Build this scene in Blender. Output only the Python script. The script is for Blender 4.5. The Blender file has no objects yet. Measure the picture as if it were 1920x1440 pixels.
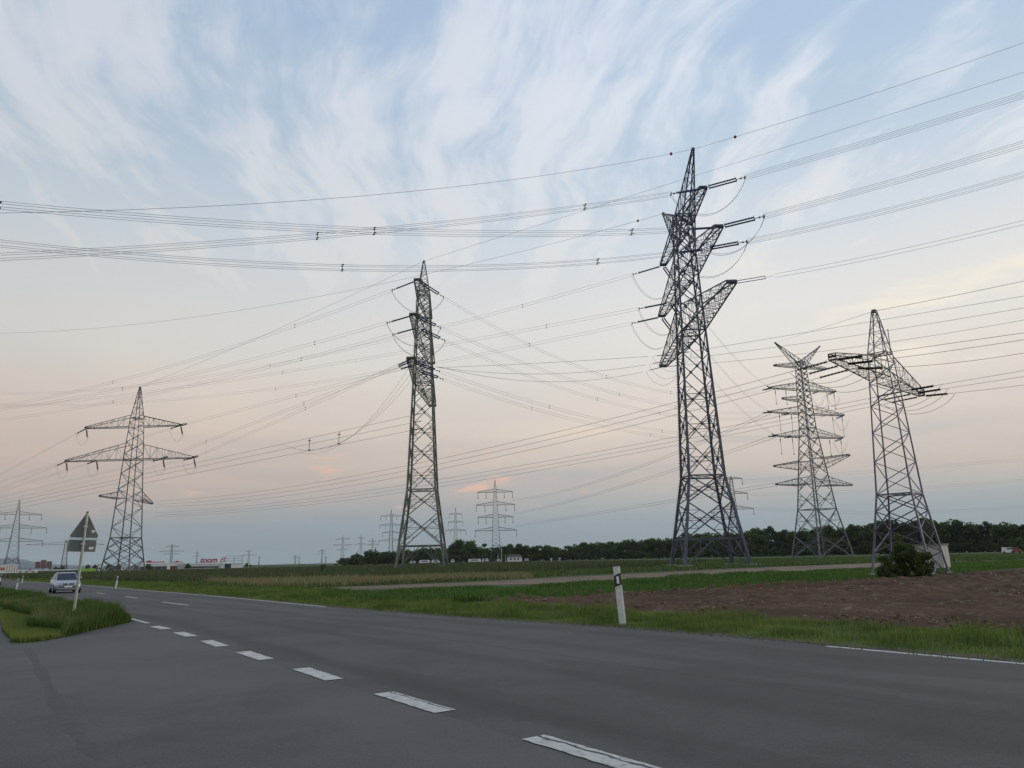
import bpy, math, random
import numpy as np
from mathutils import Vector, Matrix
random.seed(7); rng = np.random.default_rng(11)
R = math.radians
scene = bpy.context.scene
col = scene.collection

# ------------------------------------------------------------------ camera
F_PX = 1400.0
ROLL = math.atan(0.0226); PITCH = math.atan(328*math.cos(ROLL)/F_PX); EYE = 1.6
cF = np.array([0, math.cos(PITCH), math.sin(PITCH)])
_r0 = np.array([1., 0, 0]); _u0 = np.array([0, -math.sin(PITCH), math.cos(PITCH)])
cR = math.cos(ROLL)*_r0-math.sin(ROLL)*_u0; cU = math.sin(ROLL)*_r0+math.cos(ROLL)*_u0
cam = bpy.data.cameras.new('camera'); camo = bpy.data.objects.new('camera', cam); col.objects.link(camo)
cam.sensor_width = 36; cam.lens = 36*F_PX/1920; cam.clip_start = 0.1; cam.clip_end = 30000
camo.matrix_world = Matrix(((cR[0], cU[0], -cF[0], 0), (cR[1], cU[1], -cF[1], 0), (cR[2], cU[2], -cF[2], EYE), (0, 0, 0, 1)))
scene.camera = camo
scene.render.resolution_x = 1024; scene.render.resolution_y = 768
scene.view_settings.view_transform = 'Standard'; scene.view_settings.look = 'None'
scene.view_settings.exposure = 0.25; scene.view_settings.gamma = 1

# ------------------------------------------------------------------ node helpers
class NT:
    def __init__(s, tree): s.t = tree; s.n = tree.nodes; s.l = tree.links
    def new(s, typ, ins=None, **kw):
        n = s.n.new(typ)
        for k, v in kw.items(): setattr(n, k, v)
        for k, v in (ins or {}).items(): s.set(n, k, v)
        return n
    def set(s, n, k, v):
        sock = n.inputs[k]
        if isinstance(v, bpy.types.NodeSocket): s.l.new(v, sock)
        elif isinstance(v, bpy.types.Node): s.l.new(v.outputs[0], sock)
        else: sock.default_value = v
    def math(s, op, a, b=None, c=None, clamp=False):
        n = s.new('ShaderNodeMath', operation=op, use_clamp=clamp); s.set(n, 0, a)
        if b is not None: s.set(n, 1, b)
        if c is not None: s.set(n, 2, c)
        return n.outputs[0]
    def ramp(s, fac, stops, interp='LINEAR'):
        n = s.new('ShaderNodeValToRGB'); n.color_ramp.interpolation = interp
        e = n.color_ramp.elements
        while len(e) < len(stops): e.new(0.5)
        for el, (p, c) in zip(e, stops):
            el.position = p; el.color = (c, c, c, 1) if isinstance(c, (int, float)) else (*c, 1)
        s.set(n, 0, fac); return n.outputs[0]
    def mix(s, fac, a, b, blend='MIX'):
        n = s.new('ShaderNodeMix', data_type='RGBA', blend_type=blend)
        s.set(n, 0, fac)
        for k, v in ((6, a), (7, b)):
            s.set(n, k, (*v, 1) if isinstance(v, tuple) and len(v) == 3 else v)
        return n.outputs[2]
    def noise(s, vec, scale, detail=4, rough=0.5, dist=0.0, dims='3D'):
        n = s.new('ShaderNodeTexNoise', noise_dimensions=dims)
        if vec is not None: s.set(n, 'Vector', vec)
        s.set(n, 'Scale', scale); s.set(n, 'Detail', detail); s.set(n, 'Roughness', rough); s.set(n, 'Distortion', dist)
        return n.outputs[0]
    def smooth(s, v, a, b, lo=0.0, hi=1.0):
        n = s.new('ShaderNodeMapRange', interpolation_type='SMOOTHSTEP')
        for i, x in enumerate((v, a, b, lo, hi)): s.set(n, i, x)
        return n.outputs[0]
    def comb(s, x, y, z=0.0):
        n = s.new('ShaderNodeCombineXYZ'); s.set(n, 0, x); s.set(n, 1, y); s.set(n, 2, z); return n.outputs[0]

# ------------------------------------------------------------------ sky and sun
SUN_EL, SUN_AZ = R(14), R(75)      # azimuth clockwise from the view direction
w = bpy.data.worlds.new('World'); scene.world = w; w.use_nodes = True
t = NT(w.node_tree); t.n.clear()
tc = t.new('ShaderNodeTexCoord')
sep = t.new('ShaderNodeSeparateXYZ', {0: tc.outputs['Generated']})
X, Y, Z = sep.outputs
zc = t.math('MAXIMUM', Z, 0.0)
den = t.math('ADD', zc, 0.10)
qx = t.math('DIVIDE', X, den); qy = t.math('DIVIDE', Y, den)
SKY_SEED = 57.7; a0 = R(-10)
along = t.math('ADD', t.math('MULTIPLY', qx, math.sin(a0)), t.math('MULTIPLY', qy, math.cos(a0)))
across = t.math('SUBTRACT', t.math('MULTIPLY', qx, math.cos(a0)), t.math('MULTIPLY', qy, math.sin(a0)))
warp = t.noise(t.comb(across, along, 3.1), 1.3, 3)
wv = t.math('MULTIPLY', t.math('SUBTRACT', warp, 0.5), 0.42)
ac2 = t.math('ADD', across, wv)
streak = t.noise(t.comb(t.math('MULTIPLY', ac2, 6.4), t.math('MULTIPLY', along, 1.3), SKY_SEED), 1.0, 9, 0.60, 0.12)
broad = t.noise(t.comb(t.math('MULTIPLY', ac2, 1.0), t.math('MULTIPLY', along, 0.8), 8.2), 0.9, 3, 0.5, 0.1)
puff = t.noise(t.comb(t.math('MULTIPLY', ac2, 11.0), t.math('MULTIPLY', along, 5.5), 5.5), 1.0, 7, 0.6, 0.25)
cl = t.math('ADD', t.math('MULTIPLY', streak, 0.80), t.math('MULTIPLY', broad, 0.24))
cl = t.math('ADD', cl, t.math('MULTIPLY', puff, 0.30))
cl = t.math('SUBTRACT', cl, t.math('MULTIPLY', t.smooth(t.math('ARCTAN2', X, Y), 0.28, 0.62), 0.085))
cloud = t.math('MULTIPLY', t.smooth(cl, 0.54, 0.765), 0.82)
az = t.math('ARCTAN2', X, Y)
# how much blue shows through the veil, by height
blue = t.ramp(zc, [(0.0, (0.21, 0.275, 0.31)), (0.10, (0.27, 0.315, 0.35)), (0.25, (0.50, 0.53, 0.56)), (0.40, (0.47, 0.56, 0.645)), (0.62, (0.37, 0.485, 0.64)), (1.0, (0.22, 0.34, 0.56))])
veil = t.ramp(zc, [(0.0, (0.23, 0.29, 0.31)), (0.045, (0.29, 0.33, 0.355)), (0.10, (0.53, 0.455, 0.405)), (0.165, (0.68, 0.585, 0.50)), (0.27, (0.70, 0.665, 0.62)), (0.38, (0.69, 0.69, 0.69)), (0.55, (0.68, 0.71, 0.77)), (1.0, (0.55, 0.62, 0.72))])
low = t.smooth(zc, 0.54, 0.26)
cover = t.math('MAXIMUM', cloud, t.math('MULTIPLY', low, t.math('ADD', t.math('MULTIPLY', broad, 0.9), 0.40), clamp=True), clamp=True)
skyc = t.mix(cover, blue, veil)
# thick dull bands low down
band = t.noise(t.comb(t.math('MULTIPLY', az, 2.2), t.math('MULTIPLY', zc, 22.0), 2.0), 1.0, 5, 0.5, 0.3)
bandm = t.math('MULTIPLY', t.smooth(band, 0.42, 0.68), t.smooth(zc, 0.20, 0.05))
skyc = t.mix(t.math('MULTIPLY', bandm, 0.42), skyc, (0.27, 0.33, 0.39))
# small lit cloudlets near the horizon, rosier to the left
cld = t.noise(t.comb(t.math('MULTIPLY', az, 11.0), t.math('MULTIPLY', zc, 46.0), 4.0), 1.0, 6, 0.6, 0.4)
cm = t.math('MULTIPLY', t.smooth(cld, 0.56, 0.70), t.math('MULTIPLY', t.smooth(zc, 0.05, 0.085), t.smooth(zc, 0.16, 0.11)))
cm = t.math('MULTIPLY', cm, t.smooth(az, 0.22, 0.0))
skyc = t.mix(t.math('MULTIPLY', cm, 0.62), skyc, (0.80, 0.46, 0.32))
glow = t.math('MULTIPLY', t.smooth(az, 0.1, -0.75), t.math('MULTIPLY', t.smooth(zc, 0.03, 0.10), t.smooth(zc, 0.26, 0.14)))
skyc = t.mix(t.math('MULTIPLY', glow, 0.34), skyc, (0.66, 0.47, 0.38))
# creamy lit cloud tops to the right
cr = t.noise(t.comb(t.math('MULTIPLY', az, 5.0), t.math('MULTIPLY', zc, 15.0), 9.0), 1.0, 7, 0.6, 0.5)
crm = t.math('MULTIPLY', t.smooth(cr, 0.52, 0.68), t.math('MULTIPLY', t.smooth(az, 0.15, 0.5), t.math('MULTIPLY', t.smooth(zc, 0.17, 0.24), t.smooth(zc, 0.46, 0.36))))
skyc = t.mix(t.math('MULTIPLY', crm, 0.7), skyc, (0.80, 0.74, 0.62))
bright = t.smooth(az, -0.75, 0.35, 0.88, 1.04)
skyc = t.mix(1.0, skyc, t.comb(bright, bright, bright), 'MULTIPLY')
nish = t.new('ShaderNodeTexSky', sky_type='NISHITA', sun_disc=False, sun_elevation=SUN_EL, sun_rotation=SUN_AZ, dust_density=2.0)
bg1 = t.new('ShaderNodeBackground', {0: nish, 1: 0.05})
bg2 = t.new('ShaderNodeBackground', {0: skyc, 1: 1.0})
mxs = t.new('ShaderNodeMixShader', {0: 0.93, 1: bg1, 2: bg2})
t.new('ShaderNodeOutputWorld', {0: mxs})
sl = bpy.data.lights.new('sun', 'SUN'); sl.energy = 0.75; sl.angle = R(12); sl.color = (1.0, 0.88, 0.74)
so = bpy.data.objects.new('sun', sl); col.objects.link(so)
sd = Vector((math.sin(SUN_AZ)*math.cos(SUN_EL), math.cos(SUN_AZ)*math.cos(SUN_EL), math.sin(SUN_EL)))
so.rotation_euler = sd.to_track_quat('Z', 'Y').to_euler()

# ------------------------------------------------------------------ geometry of sight lines
def ray(px, py): return (px-960)*cR+(720-py)*cU+F_PX*cF
def ground(px, py, z=0.0):
    d = ray(px, py); k = (z-EYE)/d[2]; return np.array([0, 0, EYE])+d*k
def at_dist(px, py, D):
    d = ray(px, py); return np.array([0, 0, EYE])+d*D/math.hypot(d[0], d[1])
def hgt(px, py, D): return at_dist(px, py, D)[2]

# ------------------------------------------------------------------ object helpers
def tag(o, label=None, cat=None, group=None, kind=None):
    for k, v in (('label', label), ('category', cat), ('group', group), ('kind', kind)):
        if v: o[k] = v
    return o
def empty(name, loc, rz=0.0):
    o = bpy.data.objects.new(name, None); col.objects.link(o); o.location = loc; o.rotation_euler = (0, 0, rz)
    o.empty_display_size = 0.5; return o
class MB:
    def __init__(s): s.v = []; s.f = []; s.m = []
    def add(s, vs, fs, m=0):
        b = len(s.v); s.v += [tuple(map(float, v)) for v in vs]
        s.f += [tuple(i+b for i in f) for f in fs]; s.m += [m]*len(fs)
    def box(s, c, d, rz=0.0, m=0):
        x, y, z = [k/2 for k in d]; ca, sa = math.cos(rz), math.sin(rz)
        vs = []
        for dz in (-z, z):
            for dx, dy in ((-x, -y), (x, -y), (x, y), (-x, y)):
                vs.append((c[0]+dx*ca-dy*sa, c[1]+dx*sa+dy*ca, c[2]+dz))
        s.add(vs, [(3, 2, 1, 0), (4, 5, 6, 7), (0, 1, 5, 4), (1, 2, 6, 5), (2, 3, 7, 6), (3, 0, 4, 7)], m)
    def strut(s, a, b, t, n=4, t2=None, m=0, ph=0.7854):
        a = Vector(a); b = Vector(b); d = b-a
        if d.length < 1e-6: return
        d.normalize(); up = Vector((0, 0, 1)) if abs(d.z) < 0.95 else Vector((1, 0, 0))
        u = d.cross(up).normalized(); w_ = d.cross(u)
        r1 = t/2*1.25; r2 = (t if t2 is None else t2)/2*1.25
        vs = []
        for p, r_ in ((a, r1), (b, r2)):
            for k in range(n):
                q = ph+2*math.pi*k/n; vs.append(p+u*(math.cos(q)*r_)+w_*(math.sin(q)*r_))
        fs = [(k, (k+1) % n, n+(k+1) % n, n+k) for k in range(n)]+[tuple(range(n))[::-1], tuple(range(n, 2*n))]
        s.add(vs, fs, m)
    def path(s, pts, t, n=3, m=0):
        pts = [Vector(p) for p in pts]; vs = []; N = len(pts)
        for i, p in enumerate(pts):
            d = (pts[min(i+1, N-1)]-pts[max(i-1, 0)]).normalized()
            up = Vector((0, 0, 1)) if abs(d.z) < 0.95 else Vector((1, 0, 0))
            u = d.cross(up).normalized(); w_ = d.cross(u)
            for k in range(n):
                q = 2*math.pi*k/n+0.5; vs.append(p+u*(math.cos(q)*t/2)+w_*(math.sin(q)*t/2))
        fs = []
        for i in range(N-1):
            for k in range(n): fs.append((i*n+k, i*n+(k+1) % n, (i+1)*n+(k+1) % n, (i+1)*n+k))
        s.add(vs, fs, m)
    def disc(s, a, b, r, n=6, m=0): s.strut(a, b, r*2/1.25, n, None, m)
    def loft(s, rings, m=0, cap=True):
        n = len(rings[0]); vs = [p for r_ in rings for p in r_]; fs = []
        for i in range(len(rings)-1):
            for k in range(n): fs.append((i*n+k, i*n+(k+1) % n, (i+1)*n+(k+1) % n, (i+1)*n+k))
        if cap: fs += [tuple(range(n))[::-1], tuple(range((len(rings)-1)*n, len(rings)*n))]
        s.add(vs, fs, m)
    def build(s, name, mats, parent=None, smooth=False):
        me = bpy.data.meshes.new(name); me.from_pydata(s.v, [], s.f)
        for m in (mats if isinstance(mats, (list, tuple)) else [mats]): me.materials.append(m)
        if any(s.m): me.polygons.foreach_set('material_index', s.m)
        if smooth: me.polygons.foreach_set('use_smooth', [True]*len(s.f))
        me.update(); o = bpy.data.objects.new(name, me); col.objects.link(o)
        if parent: o.parent = parent
        return o
def npmesh(name, v, f, mats, attrs=None, smooth=False, parent=None):
    """v: (N,3); f: (M,k) with one k"""
    me = bpy.data.meshes.new(name); k = f.shape[1]
    me.vertices.add(len(v)); me.vertices.foreach_set('co', v.astype(np.float32).ravel())
    me.loops.add(f.size); me.loops.foreach_set('vertex_index', f.astype(np.int32).ravel())
    me.polygons.add(len(f)); me.polygons.foreach_set('loop_start', np.arange(0, f.size, k, dtype=np.int32))
    if smooth: me.polygons.foreach_set('use_smooth', np.ones(len(f), bool))
    me.update(calc_edges=True); me.validate()
    for an, av in (attrs or {}).items():
        at = me.attributes.new(an, 'FLOAT', 'POINT'); at.data.foreach_set('value', av.astype(np.float32))
    for m in (mats if isinstance(mats, (list, tuple)) else [mats]): me.materials.append(m)
    o = bpy.data.objects.new(name, me); col.objects.link(o)
    if parent: o.parent = parent
    return o

# ------------------------------------------------------------------ materials
def mat(name, base, rough=0.6, metal=0.0, var=0.15, vscale=3.0, bump=0.0, bscale=20.0, coord='Object', dirt=None, dscale=1.0, trans=0.0, spec=0.5):
    m = bpy.data.materials.new(name); m.use_nodes = True; t = NT(m.node_tree); t.n.clear()
    tc = t.new('ShaderNodeTexCoord'); vec = tc.outputs[coord]
    n1 = t.noise(vec, vscale, 5, 0.6)
    dark = tuple(c*(1-var) for c in base); lite = tuple(min(1, c*(1+var)) for c in base)
    c = t.mix(t.smooth(n1, 0.3, 0.7), dark, lite)
    if dirt:
        n2 = t.noise(vec, dscale, 6, 0.65, 0.5)
        c = t.mix(t.smooth(n2, 0.48, 0.68), c, dirt)
    b = t.new('ShaderNodeBsdfPrincipled', {'Base Color': c, 'Roughness': rough, 'Metallic': metal, 'Specular IOR Level': spec})
    if bump:
        bn = t.noise(vec, bscale, 4, 0.6)
        bp = t.new('ShaderNodeBump', {'Height': bn, 'Strength': bump, 'Distance': 0.02}); t.set(b, 'Normal', bp)
    t.new('ShaderNodeOutputMaterial', {0: b}); return m
def leaf_mat(name, c1, c2, c3=None, trans=0.25, big=None):
    """colour differs leaf by leaf (random attribute) and by a large scale species noise"""
    m = bpy.data.materials.new(name); m.use_nodes = True; t = NT(m.node_tree); t.n.clear()
    at = t.new('ShaderNodeAttribute', attribute_name='rnd')
    stops = [(0.0, c1), (0.75, c2)]+([(1.0, c3)] if c3 else [])
    c = t.ramp(at.outputs['Fac'], stops)
    if big:
        tc = t.new('ShaderNodeTexCoord'); n = t.noise(tc.outputs['Object'], big[0], 4, 0.6)
        c = t.mix(t.smooth(n, 0.42, 0.62), c, big[1])
    oi = t.new('ShaderNodeObjectInfo')
    hs = t.new('ShaderNodeHueSaturation', {'Color': c, 'Value': t.math('ADD', t.math('MULTIPLY', oi.outputs['Random'], 0.5), 0.75), 'Hue': t.math('ADD', t.math('MULTIPLY', oi.outputs['Random'], 0.03), 0.485)})
    d = t.new('ShaderNodeBsdfDiffuse', {0: hs}); tr = t.new('ShaderNodeBsdfTranslucent', {0: hs})
    mx = t.new('ShaderNodeMixShader', {0: trans, 1: d, 2: tr}); t.new('ShaderNodeOutputMaterial', {0: mx}); return m

M = {}
M['steel_blue'] = mat('galvanised_steel_blue', (0.085, 0.095, 0.125), 0.55, 0.3, 0.3, 0.6)
M['steel_grey'] = mat('galvanised_steel_grey', (0.13, 0.145, 0.16), 0.55, 0.3, 0.3, 0.6)
M['steel_green'] = mat('painted_steel_olive', (0.122, 0.128, 0.106), 0.6, 0.0, 0.3, 0.5, dirt=(0.22, 0.23, 0.18), dscale=0.4)
M['steel_violet'] = mat('painted_steel_violet', (0.115, 0.105, 0.16), 0.55, 0.0, 0.25, 0.6)
M['steel_rust'] = mat('dark_brown_steel', (0.06, 0.048, 0.035), 0.7, 0.0, 0.3, 0.6)
M['steel_far'] = mat('weathered_steel_far', (0.10, 0.105, 0.11), 0.7, 0.0, 0.2, 0.3)
M['ins_blue'] = mat('blue_insulator_polymer', (0.022, 0.034, 0.14), 0.4, 0, 0.1)
M['ins_brown'] = mat('brown_insulator_porcelain', (0.045, 0.022, 0.018), 0.35, 0, 0.1)
M['fitting'] = mat('zinc_fitting', (0.2, 0.2, 0.21), 0.5, 0.5, 0.1)
M['wire'] = mat('conductor_aluminium', (0.12, 0.125, 0.135), 0.6, 0.2, 0.1)
M['wire_dark'] = mat('conductor_dark', (0.06, 0.06, 0.07), 0.6, 0.2, 0.1)
M['ball'] = mat('red_marker_ball', (0.35, 0.03, 0.03), 0.5)
M['concrete'] = mat('concrete_pale', (0.42, 0.40, 0.36), 0.9, 0, 0.2, 3)
M['white_plastic'] = mat('white_plastic', (0.62, 0.62, 0.59), 0.45, 0, 0.08, 6, dirt=(0.40, 0.39, 0.33), dscale=4)
M['black_plastic'] = mat('black_plastic', (0.02, 0.02, 0.028), 0.5)
M['reflector'] = mat('reflector_white', (0.75, 0.76, 0.78), 0.15)
M['sign_back'] = mat('sign_back_grey', (0.15, 0.155, 0.145), 0.5, 0.2, 0.1, 3, dirt=(0.11, 0.115, 0.105), dscale=3)
M['sign_edge'] = mat('sign_edge_metal', (0.55, 0.56, 0.56), 0.4, 0.4, 0.05)
M['pole'] = mat('sign_post_zinc', (0.36, 0.38, 0.35), 0.45, 0.4, 0.15, 4, dirt=(0.28, 0.31, 0.24), dscale=2)
M['sticker'] = mat('sticker_white', (0.7, 0.7, 0.7), 0.5)

# ------------------------------------------------------------------ wires: fitted in a vertical plane over their real ground line
ALL_W = []
def fit_wire(A, bearing, pix):
    """A: attachment point (x,y,z); bearing: compass direction of the span seen from above (deg clockwise from the view axis)
    or a second attachment point; pix: sight lines the span crosses. Returns function s->point and length."""
    A = np.array(A, float)
    if isinstance(bearing, (int, float)): u = np.array([math.sin(R(bearing)), math.cos(R(bearing))]); B = None
    else:
        B = np.array(bearing, float); d = (B-A)[:2]; L = np.linalg.norm(d); u = d/L
    n = np.array([-u[1], u[0]]); S = []; Zs = []
    for p in pix:
        d = ray(*p); k = (A[:2]@n)/(d[:2]@n); P = np.array([0, 0, EYE])+k*d
        S.append((P[:2]-A[:2])@u); Zs.append(P[2])
    S = np.array(S); Zs = np.array(Zs)
    if B is not None:
        wgt = 6.0; Sx = np.append(S, L); Zx = np.append(Zs, B[2]); W = np.append(np.ones(len(S)), wgt)
    else: Sx, Zx, W = S, Zs, np.ones(len(S)); W[-1] = 3; L = S[-1]
    if len(Sx) >= 2:
        M_ = np.stack([Sx, Sx**2], 1)*W[:, None]; r_ = (Zx-A[2])*W
        b, c = np.linalg.lstsq(M_, r_, rcond=None)[0]
        if c < 0: b, c = np.sum(W*W*Sx*(Zx-A[2]))/np.sum(W*W*Sx*Sx), 0.0
    else: b, c = (Zx[0]-A[2])/Sx[0], 0.0
    return (lambda s: np.array([A[0]+u[0]*s, A[1]+u[1]*s, A[2]+b*s+c*s*s])), L, u
def offsets(n, sp):
    if n == 1: return [(0, 0)]
    if n == 2: return [(0, sp/2), (0, -sp/2)]
    return [(-sp/2, sp/2), (sp/2, sp/2), (sp/2, -sp/2), (-sp/2, -sp/2)]
def span(label, fn, s0, s1, u, n=1, sp=0.45, r=0.036, spacers=(), group=None, material='wire', balls=()):
    side = np.array([-u[1], u[0], 0]); N = 26; mb = MB()
    for ox, oz in offsets(n, sp):
        mb.path([fn(s)+side*ox+np.array([0, 0, oz]) for s in np.linspace(s0, s1, N)], r)
    o = mb.build('power_cable' if n == 1 else 'cable_bundle', M[material])
    tag(o, label, 'power cable', group)
    for s in spacers:
        if not (min(s0, s1)+1 < s < max(s0, s1)-1): continue
        P = fn(s); q = MB(); of = offsets(n, sp)
        q.strut(P+np.array([0, 0, sp*.8]), P-np.array([0, 0, sp*.8]), 0.05)
        for ox, oz in of: q.box(P+side*ox+np.array([0, 0, oz*1.1]), (0.24, 0.07, 0.09), math.atan2(u[1], u[0]))
        if n == 4:
            q.strut(P+side*sp/2+np.array([0, 0, sp/2]), P-side*sp/2-np.array([0, 0, sp/2]), 0.07)
        q.build('spacer', M['wire_dark'], o)
    for s in balls:
        q = MB(); P = fn(s); rings = []
        for k in range(7):
            th = math.pi*k/6; rr = max(0.22*math.sin(th), 0.01)
            rings.append([(P[0]+rr*math.cos(2*math.pi*j/10), P[1]+rr*math.sin(2*math.pi*j/10), P[2]+0.22*math.cos(th)) for j in range(10)])
        q.loft(rings); q.build('marker_ball', M['ball'], o, True)
    return o

# ------------------------------------------------------------------ pylons
class Tower:
    def __init__(s, x, y, th, label, profile, mats, leg_t, br_t, group=None, style='x', cat='pylon', pegs=False, feet=2.0, name='lattice_pylon', z0=0.0, portal=True, dens=.95):
        s.c = np.array([x, y, z0]); s.th = th; s.prof = profile; s.mats = mats; s.lt = leg_t; s.bt = br_t
        s.portal = portal; s.dens = dens; s.e = empty(name, (x, y, z0), th); tag(s.e, label, cat, group); s.style = style
        s.body(pegs, feet)
    def half(s, z):
        P = s.prof
        for (z0, w0), (z1, w1) in zip(P, P[1:]):
            if z <= z1: return (w0+(w1-w0)*(z-z0)/(z1-z0))/2
        return P[-1][1]/2
    def loc(s, P):
        d = np.array(P, float)-s.c; c_, s_ = math.cos(s.th), math.sin(s.th)
        return np.array([d[0]*c_+d[1]*s_, -d[0]*s_+d[1]*c_, d[2]])
    def att(s, L, z, y=0.0):
        c_, s_ = math.cos(s.th), math.sin(s.th)
        return s.c+np.array([L*c_-y*s_, L*s_+y*c_, z])
    def body(s, pegs, feet):
        C4 = [(-1, -1), (1, -1), (1, 1), (-1, 1)]
        for i, (sx, sy) in enumerate(C4):
            m = MB()
            for (z0, w0), (z1, w1) in zip(s.prof, s.prof[1:]):
                k0 = s.lt*(1-0.55*z0/s.prof[-1][0]); k1 = s.lt*(1-0.55*z1/s.prof[-1][0])
                m.strut((sx*w0/2, sy*w0/2, z0), (sx*w1/2, sy*w1/2, z1), k0, 4, k1)
            if pegs and i in pegs:
                q = m; z = 2.5; top = s.prof[-1][0]-2
                while z < top:
                    h = s.half(z); d = (sx*0.7071, sy*0.7071) if int(z/0.42) % 2 else (sx*0.7071, sy*0.7071)
                    q.strut((sx*h, sy*h, z), (sx*h+d[0]*0.36, sy*h+d[1]*0.36, z), 0.07); z += 0.42
            m.build('leg', s.mats, s.e)
        if feet:
            w0 = s.prof[0][1]/2
            for sx, sy in C4:
                m = MB(); m.box((sx*w0, sy*w0, 0.05), (s.lt*feet, s.lt*feet, 0.4)); m.build('foundation', M['concrete'], s.e)
        # bracing
        m = MB(); zs = [0.0]; brk = [p[0] for p in s.prof[1:]]; P = s.prof
        z = 0.0; first = True
        for (z0, w0), (z1, w1) in zip(P, P[1:]):
            fac = s.kf if hasattr(s, 'kf') else 1.0
            n = max(1, int(round((z1-z0)/((w0+w1)/2*(s.dens if s.style == 'x' else 0.5)))))
            
            zz = []; tot = sum((w0+(w1-w0)*(k+.5)/n) for k in range(n)); acc = z0
            for k in range(n):
                a = acc; acc += (z1-z0)*(w0+(w1-w0)*(k+.5)/n)/tot; zz.append((a, acc))
            if first and s.style == 'x' and s.portal: hh_ = z1-z0; zz = [(z0, z0+.30*hh_), (z0+.30*hh_, z0+.70*hh_), (z0+.70*hh_, z1)]; n = 3
            elif first and s.style == 'x': zz = [(z0, z0+.46*(z1-z0)), (z0+.46*(z1-z0), z1)]; n = 2
            for k, (a, b) in enumerate(zz):
                ha, hb = s.half(a), s.half(b); hm = s.half((a+b)/2)
                for f in range(4):
                    (ax, ay), (bx, by) = C4[f], C4[(f+1) % 4]
                    pa0, pb0 = Vector((ax*ha, ay*ha, a)), Vector((bx*ha, by*ha, a))
                    pa1, pb1 = Vector((ax*hb, ay*hb, b)), Vector((bx*hb, by*hb, b))
                    big = ha > 2.1 and s.bt > 0.05
                    tt = s.bt*(1.35 if first else 1.0)
                    if s.style == 'x':
                        if first and k == 0 and s.portal:
                            mid = (pa1+pb1)/2; m.strut(pa0, mid, tt); m.strut(pb0, mid, tt); m.strut(pa1, pb1, tt*1.4)
                            for A_, B_ in ((pa0, pa1), (pb0, pb1)):
                                q = (A_+mid)/2; m.strut(q, (A_+B_)/2, s.bt*.7); m.strut(q, B_, s.bt*.7); m.strut(q, (B_+mid)/2, s.bt*.7)
                        else:
                            m.strut(pa0, pb1, tt); m.strut(pb0, pa1, tt)
                            tx = ha/(ha+hb); cx = pa0.lerp(pb1, tx)
                            hl = s.half(cx.z); la = Vector((ax*hl, ay*hl, cx.z)); lb = Vector((bx*hl, by*hl, cx.z))
                            if big: m.strut(la, lb, s.bt*.7)
                            m.box(cx, (s.bt*2.6, s.bt*2.6, s.bt*3.0))
                            if big:
                                for A_, B_, Lg in ((pa0, pb0, la), (pb0, pa0, lb)):
                                    for q in (0.5,): 
                                        e1 = A_.lerp(cx, q); m.strut(e1, A_.lerp(Lg, .5), s.bt*.6); m.strut(e1, Lg, s.bt*.6)
                                for A_, Lg in ((pa1, la), (pb1, lb)):
                                    e1 = A_.lerp(cx, .5); m.strut(e1, A_.lerp(Lg, .5), s.bt*.6); m.strut(e1, Lg, s.bt*.6)
                            if k == n-1: m.strut(pa1, pb1, tt*1.2)
                    else:
                        if (k+f) % 2: m.strut(pa0, pb1, tt)
                        else: m.strut(pb0, pa1, tt)
                        if first: m.strut(pa0, pb1, tt); m.strut(pb0, pa1, tt)
                        if k == n-1: m.strut(pa1, pb1, tt*1.2)
                if k == n-1:
                    m.strut((-hb, -hb, b), (hb, hb, b), s.bt*.8); m.strut((hb, -hb, b), (-hb, hb, b), s.bt*.8)
            first = False
        m.build('bracing', s.mats, s.e)
    def arm(s, L, z, rise=3.0, tip=0.9, n=6, ang=0.0, name='cross_arm', down=False, drop=0.0, label=None):
        """one cross arm reaching from the body to local x = L"""
        m = MB(); sg = 1 if L > 0 else -1; ca, sa = math.cos(ang), math.sin(ang)
        def T(x, y, zz): return Vector((x*ca-y*sa, x*sa+y*ca, zz))
        rs = -rise if down else rise
        h0 = s.half(z); h1 = s.half(z+rs)
        bl = [T(sg*h0, q*h0, z) for q in (-1, 1)]; tl = [T(sg*h1, q*h1, z+rs) for q in (-1, 1)]
        bt = [T(L, q*tip/2, z+drop) for q in (-1, 1)]; tt = [T(L, q*tip/2, z+drop+(-.35 if down else .35)) for q in (-1, 1)]
        c = s.bt*1.15; b_ = s.bt*.44
        for i in (0, 1): m.strut(bl[i], bt[i], c*1.15); m.strut(tl[i], tt[i], c)
        m.strut(bt[0], bt[1], c*1.3); m.strut(tt[0], tt[1], c); 
        for i in (0, 1): m.strut(bt[i], tt[i], c)
        m.box((bt[0]+tt[1])/2, (min(tip*.6, s.bt*4), tip*.9, s.bt*1.6), ang)
        for k in range(n):
            a, b = k/n, (k+1)/n
            for i in (0, 1):
                if k: m.strut(bl[i].lerp(bt[i], a), tl[i].lerp(tt[i], a), b_)
                m.strut(bl[i].lerp(bt[i], a), tl[i].lerp(tt[i], b), b_) if k % 2 == i else m.strut(tl[i].lerp(tt[i], a), bl[i].lerp(bt[i], b), b_)
            m.strut(bl[0].lerp(bt[0], a), bl[1].lerp(bt[1], a), b_*1.2)
            m.strut(bl[0].lerp(bt[0], a), bl[1].lerp(bt[1], b), b_); m.strut(bl[1].lerp(bt[1], a), bl[0].lerp(bt[0], b), b_)
            m.strut(tl[k % 2].lerp(tt[k % 2], a), tl[(k+1) % 2].lerp(tt[(k+1) % 2], b), b_)
        return m.build(name, s.mats, s.e)
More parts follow.
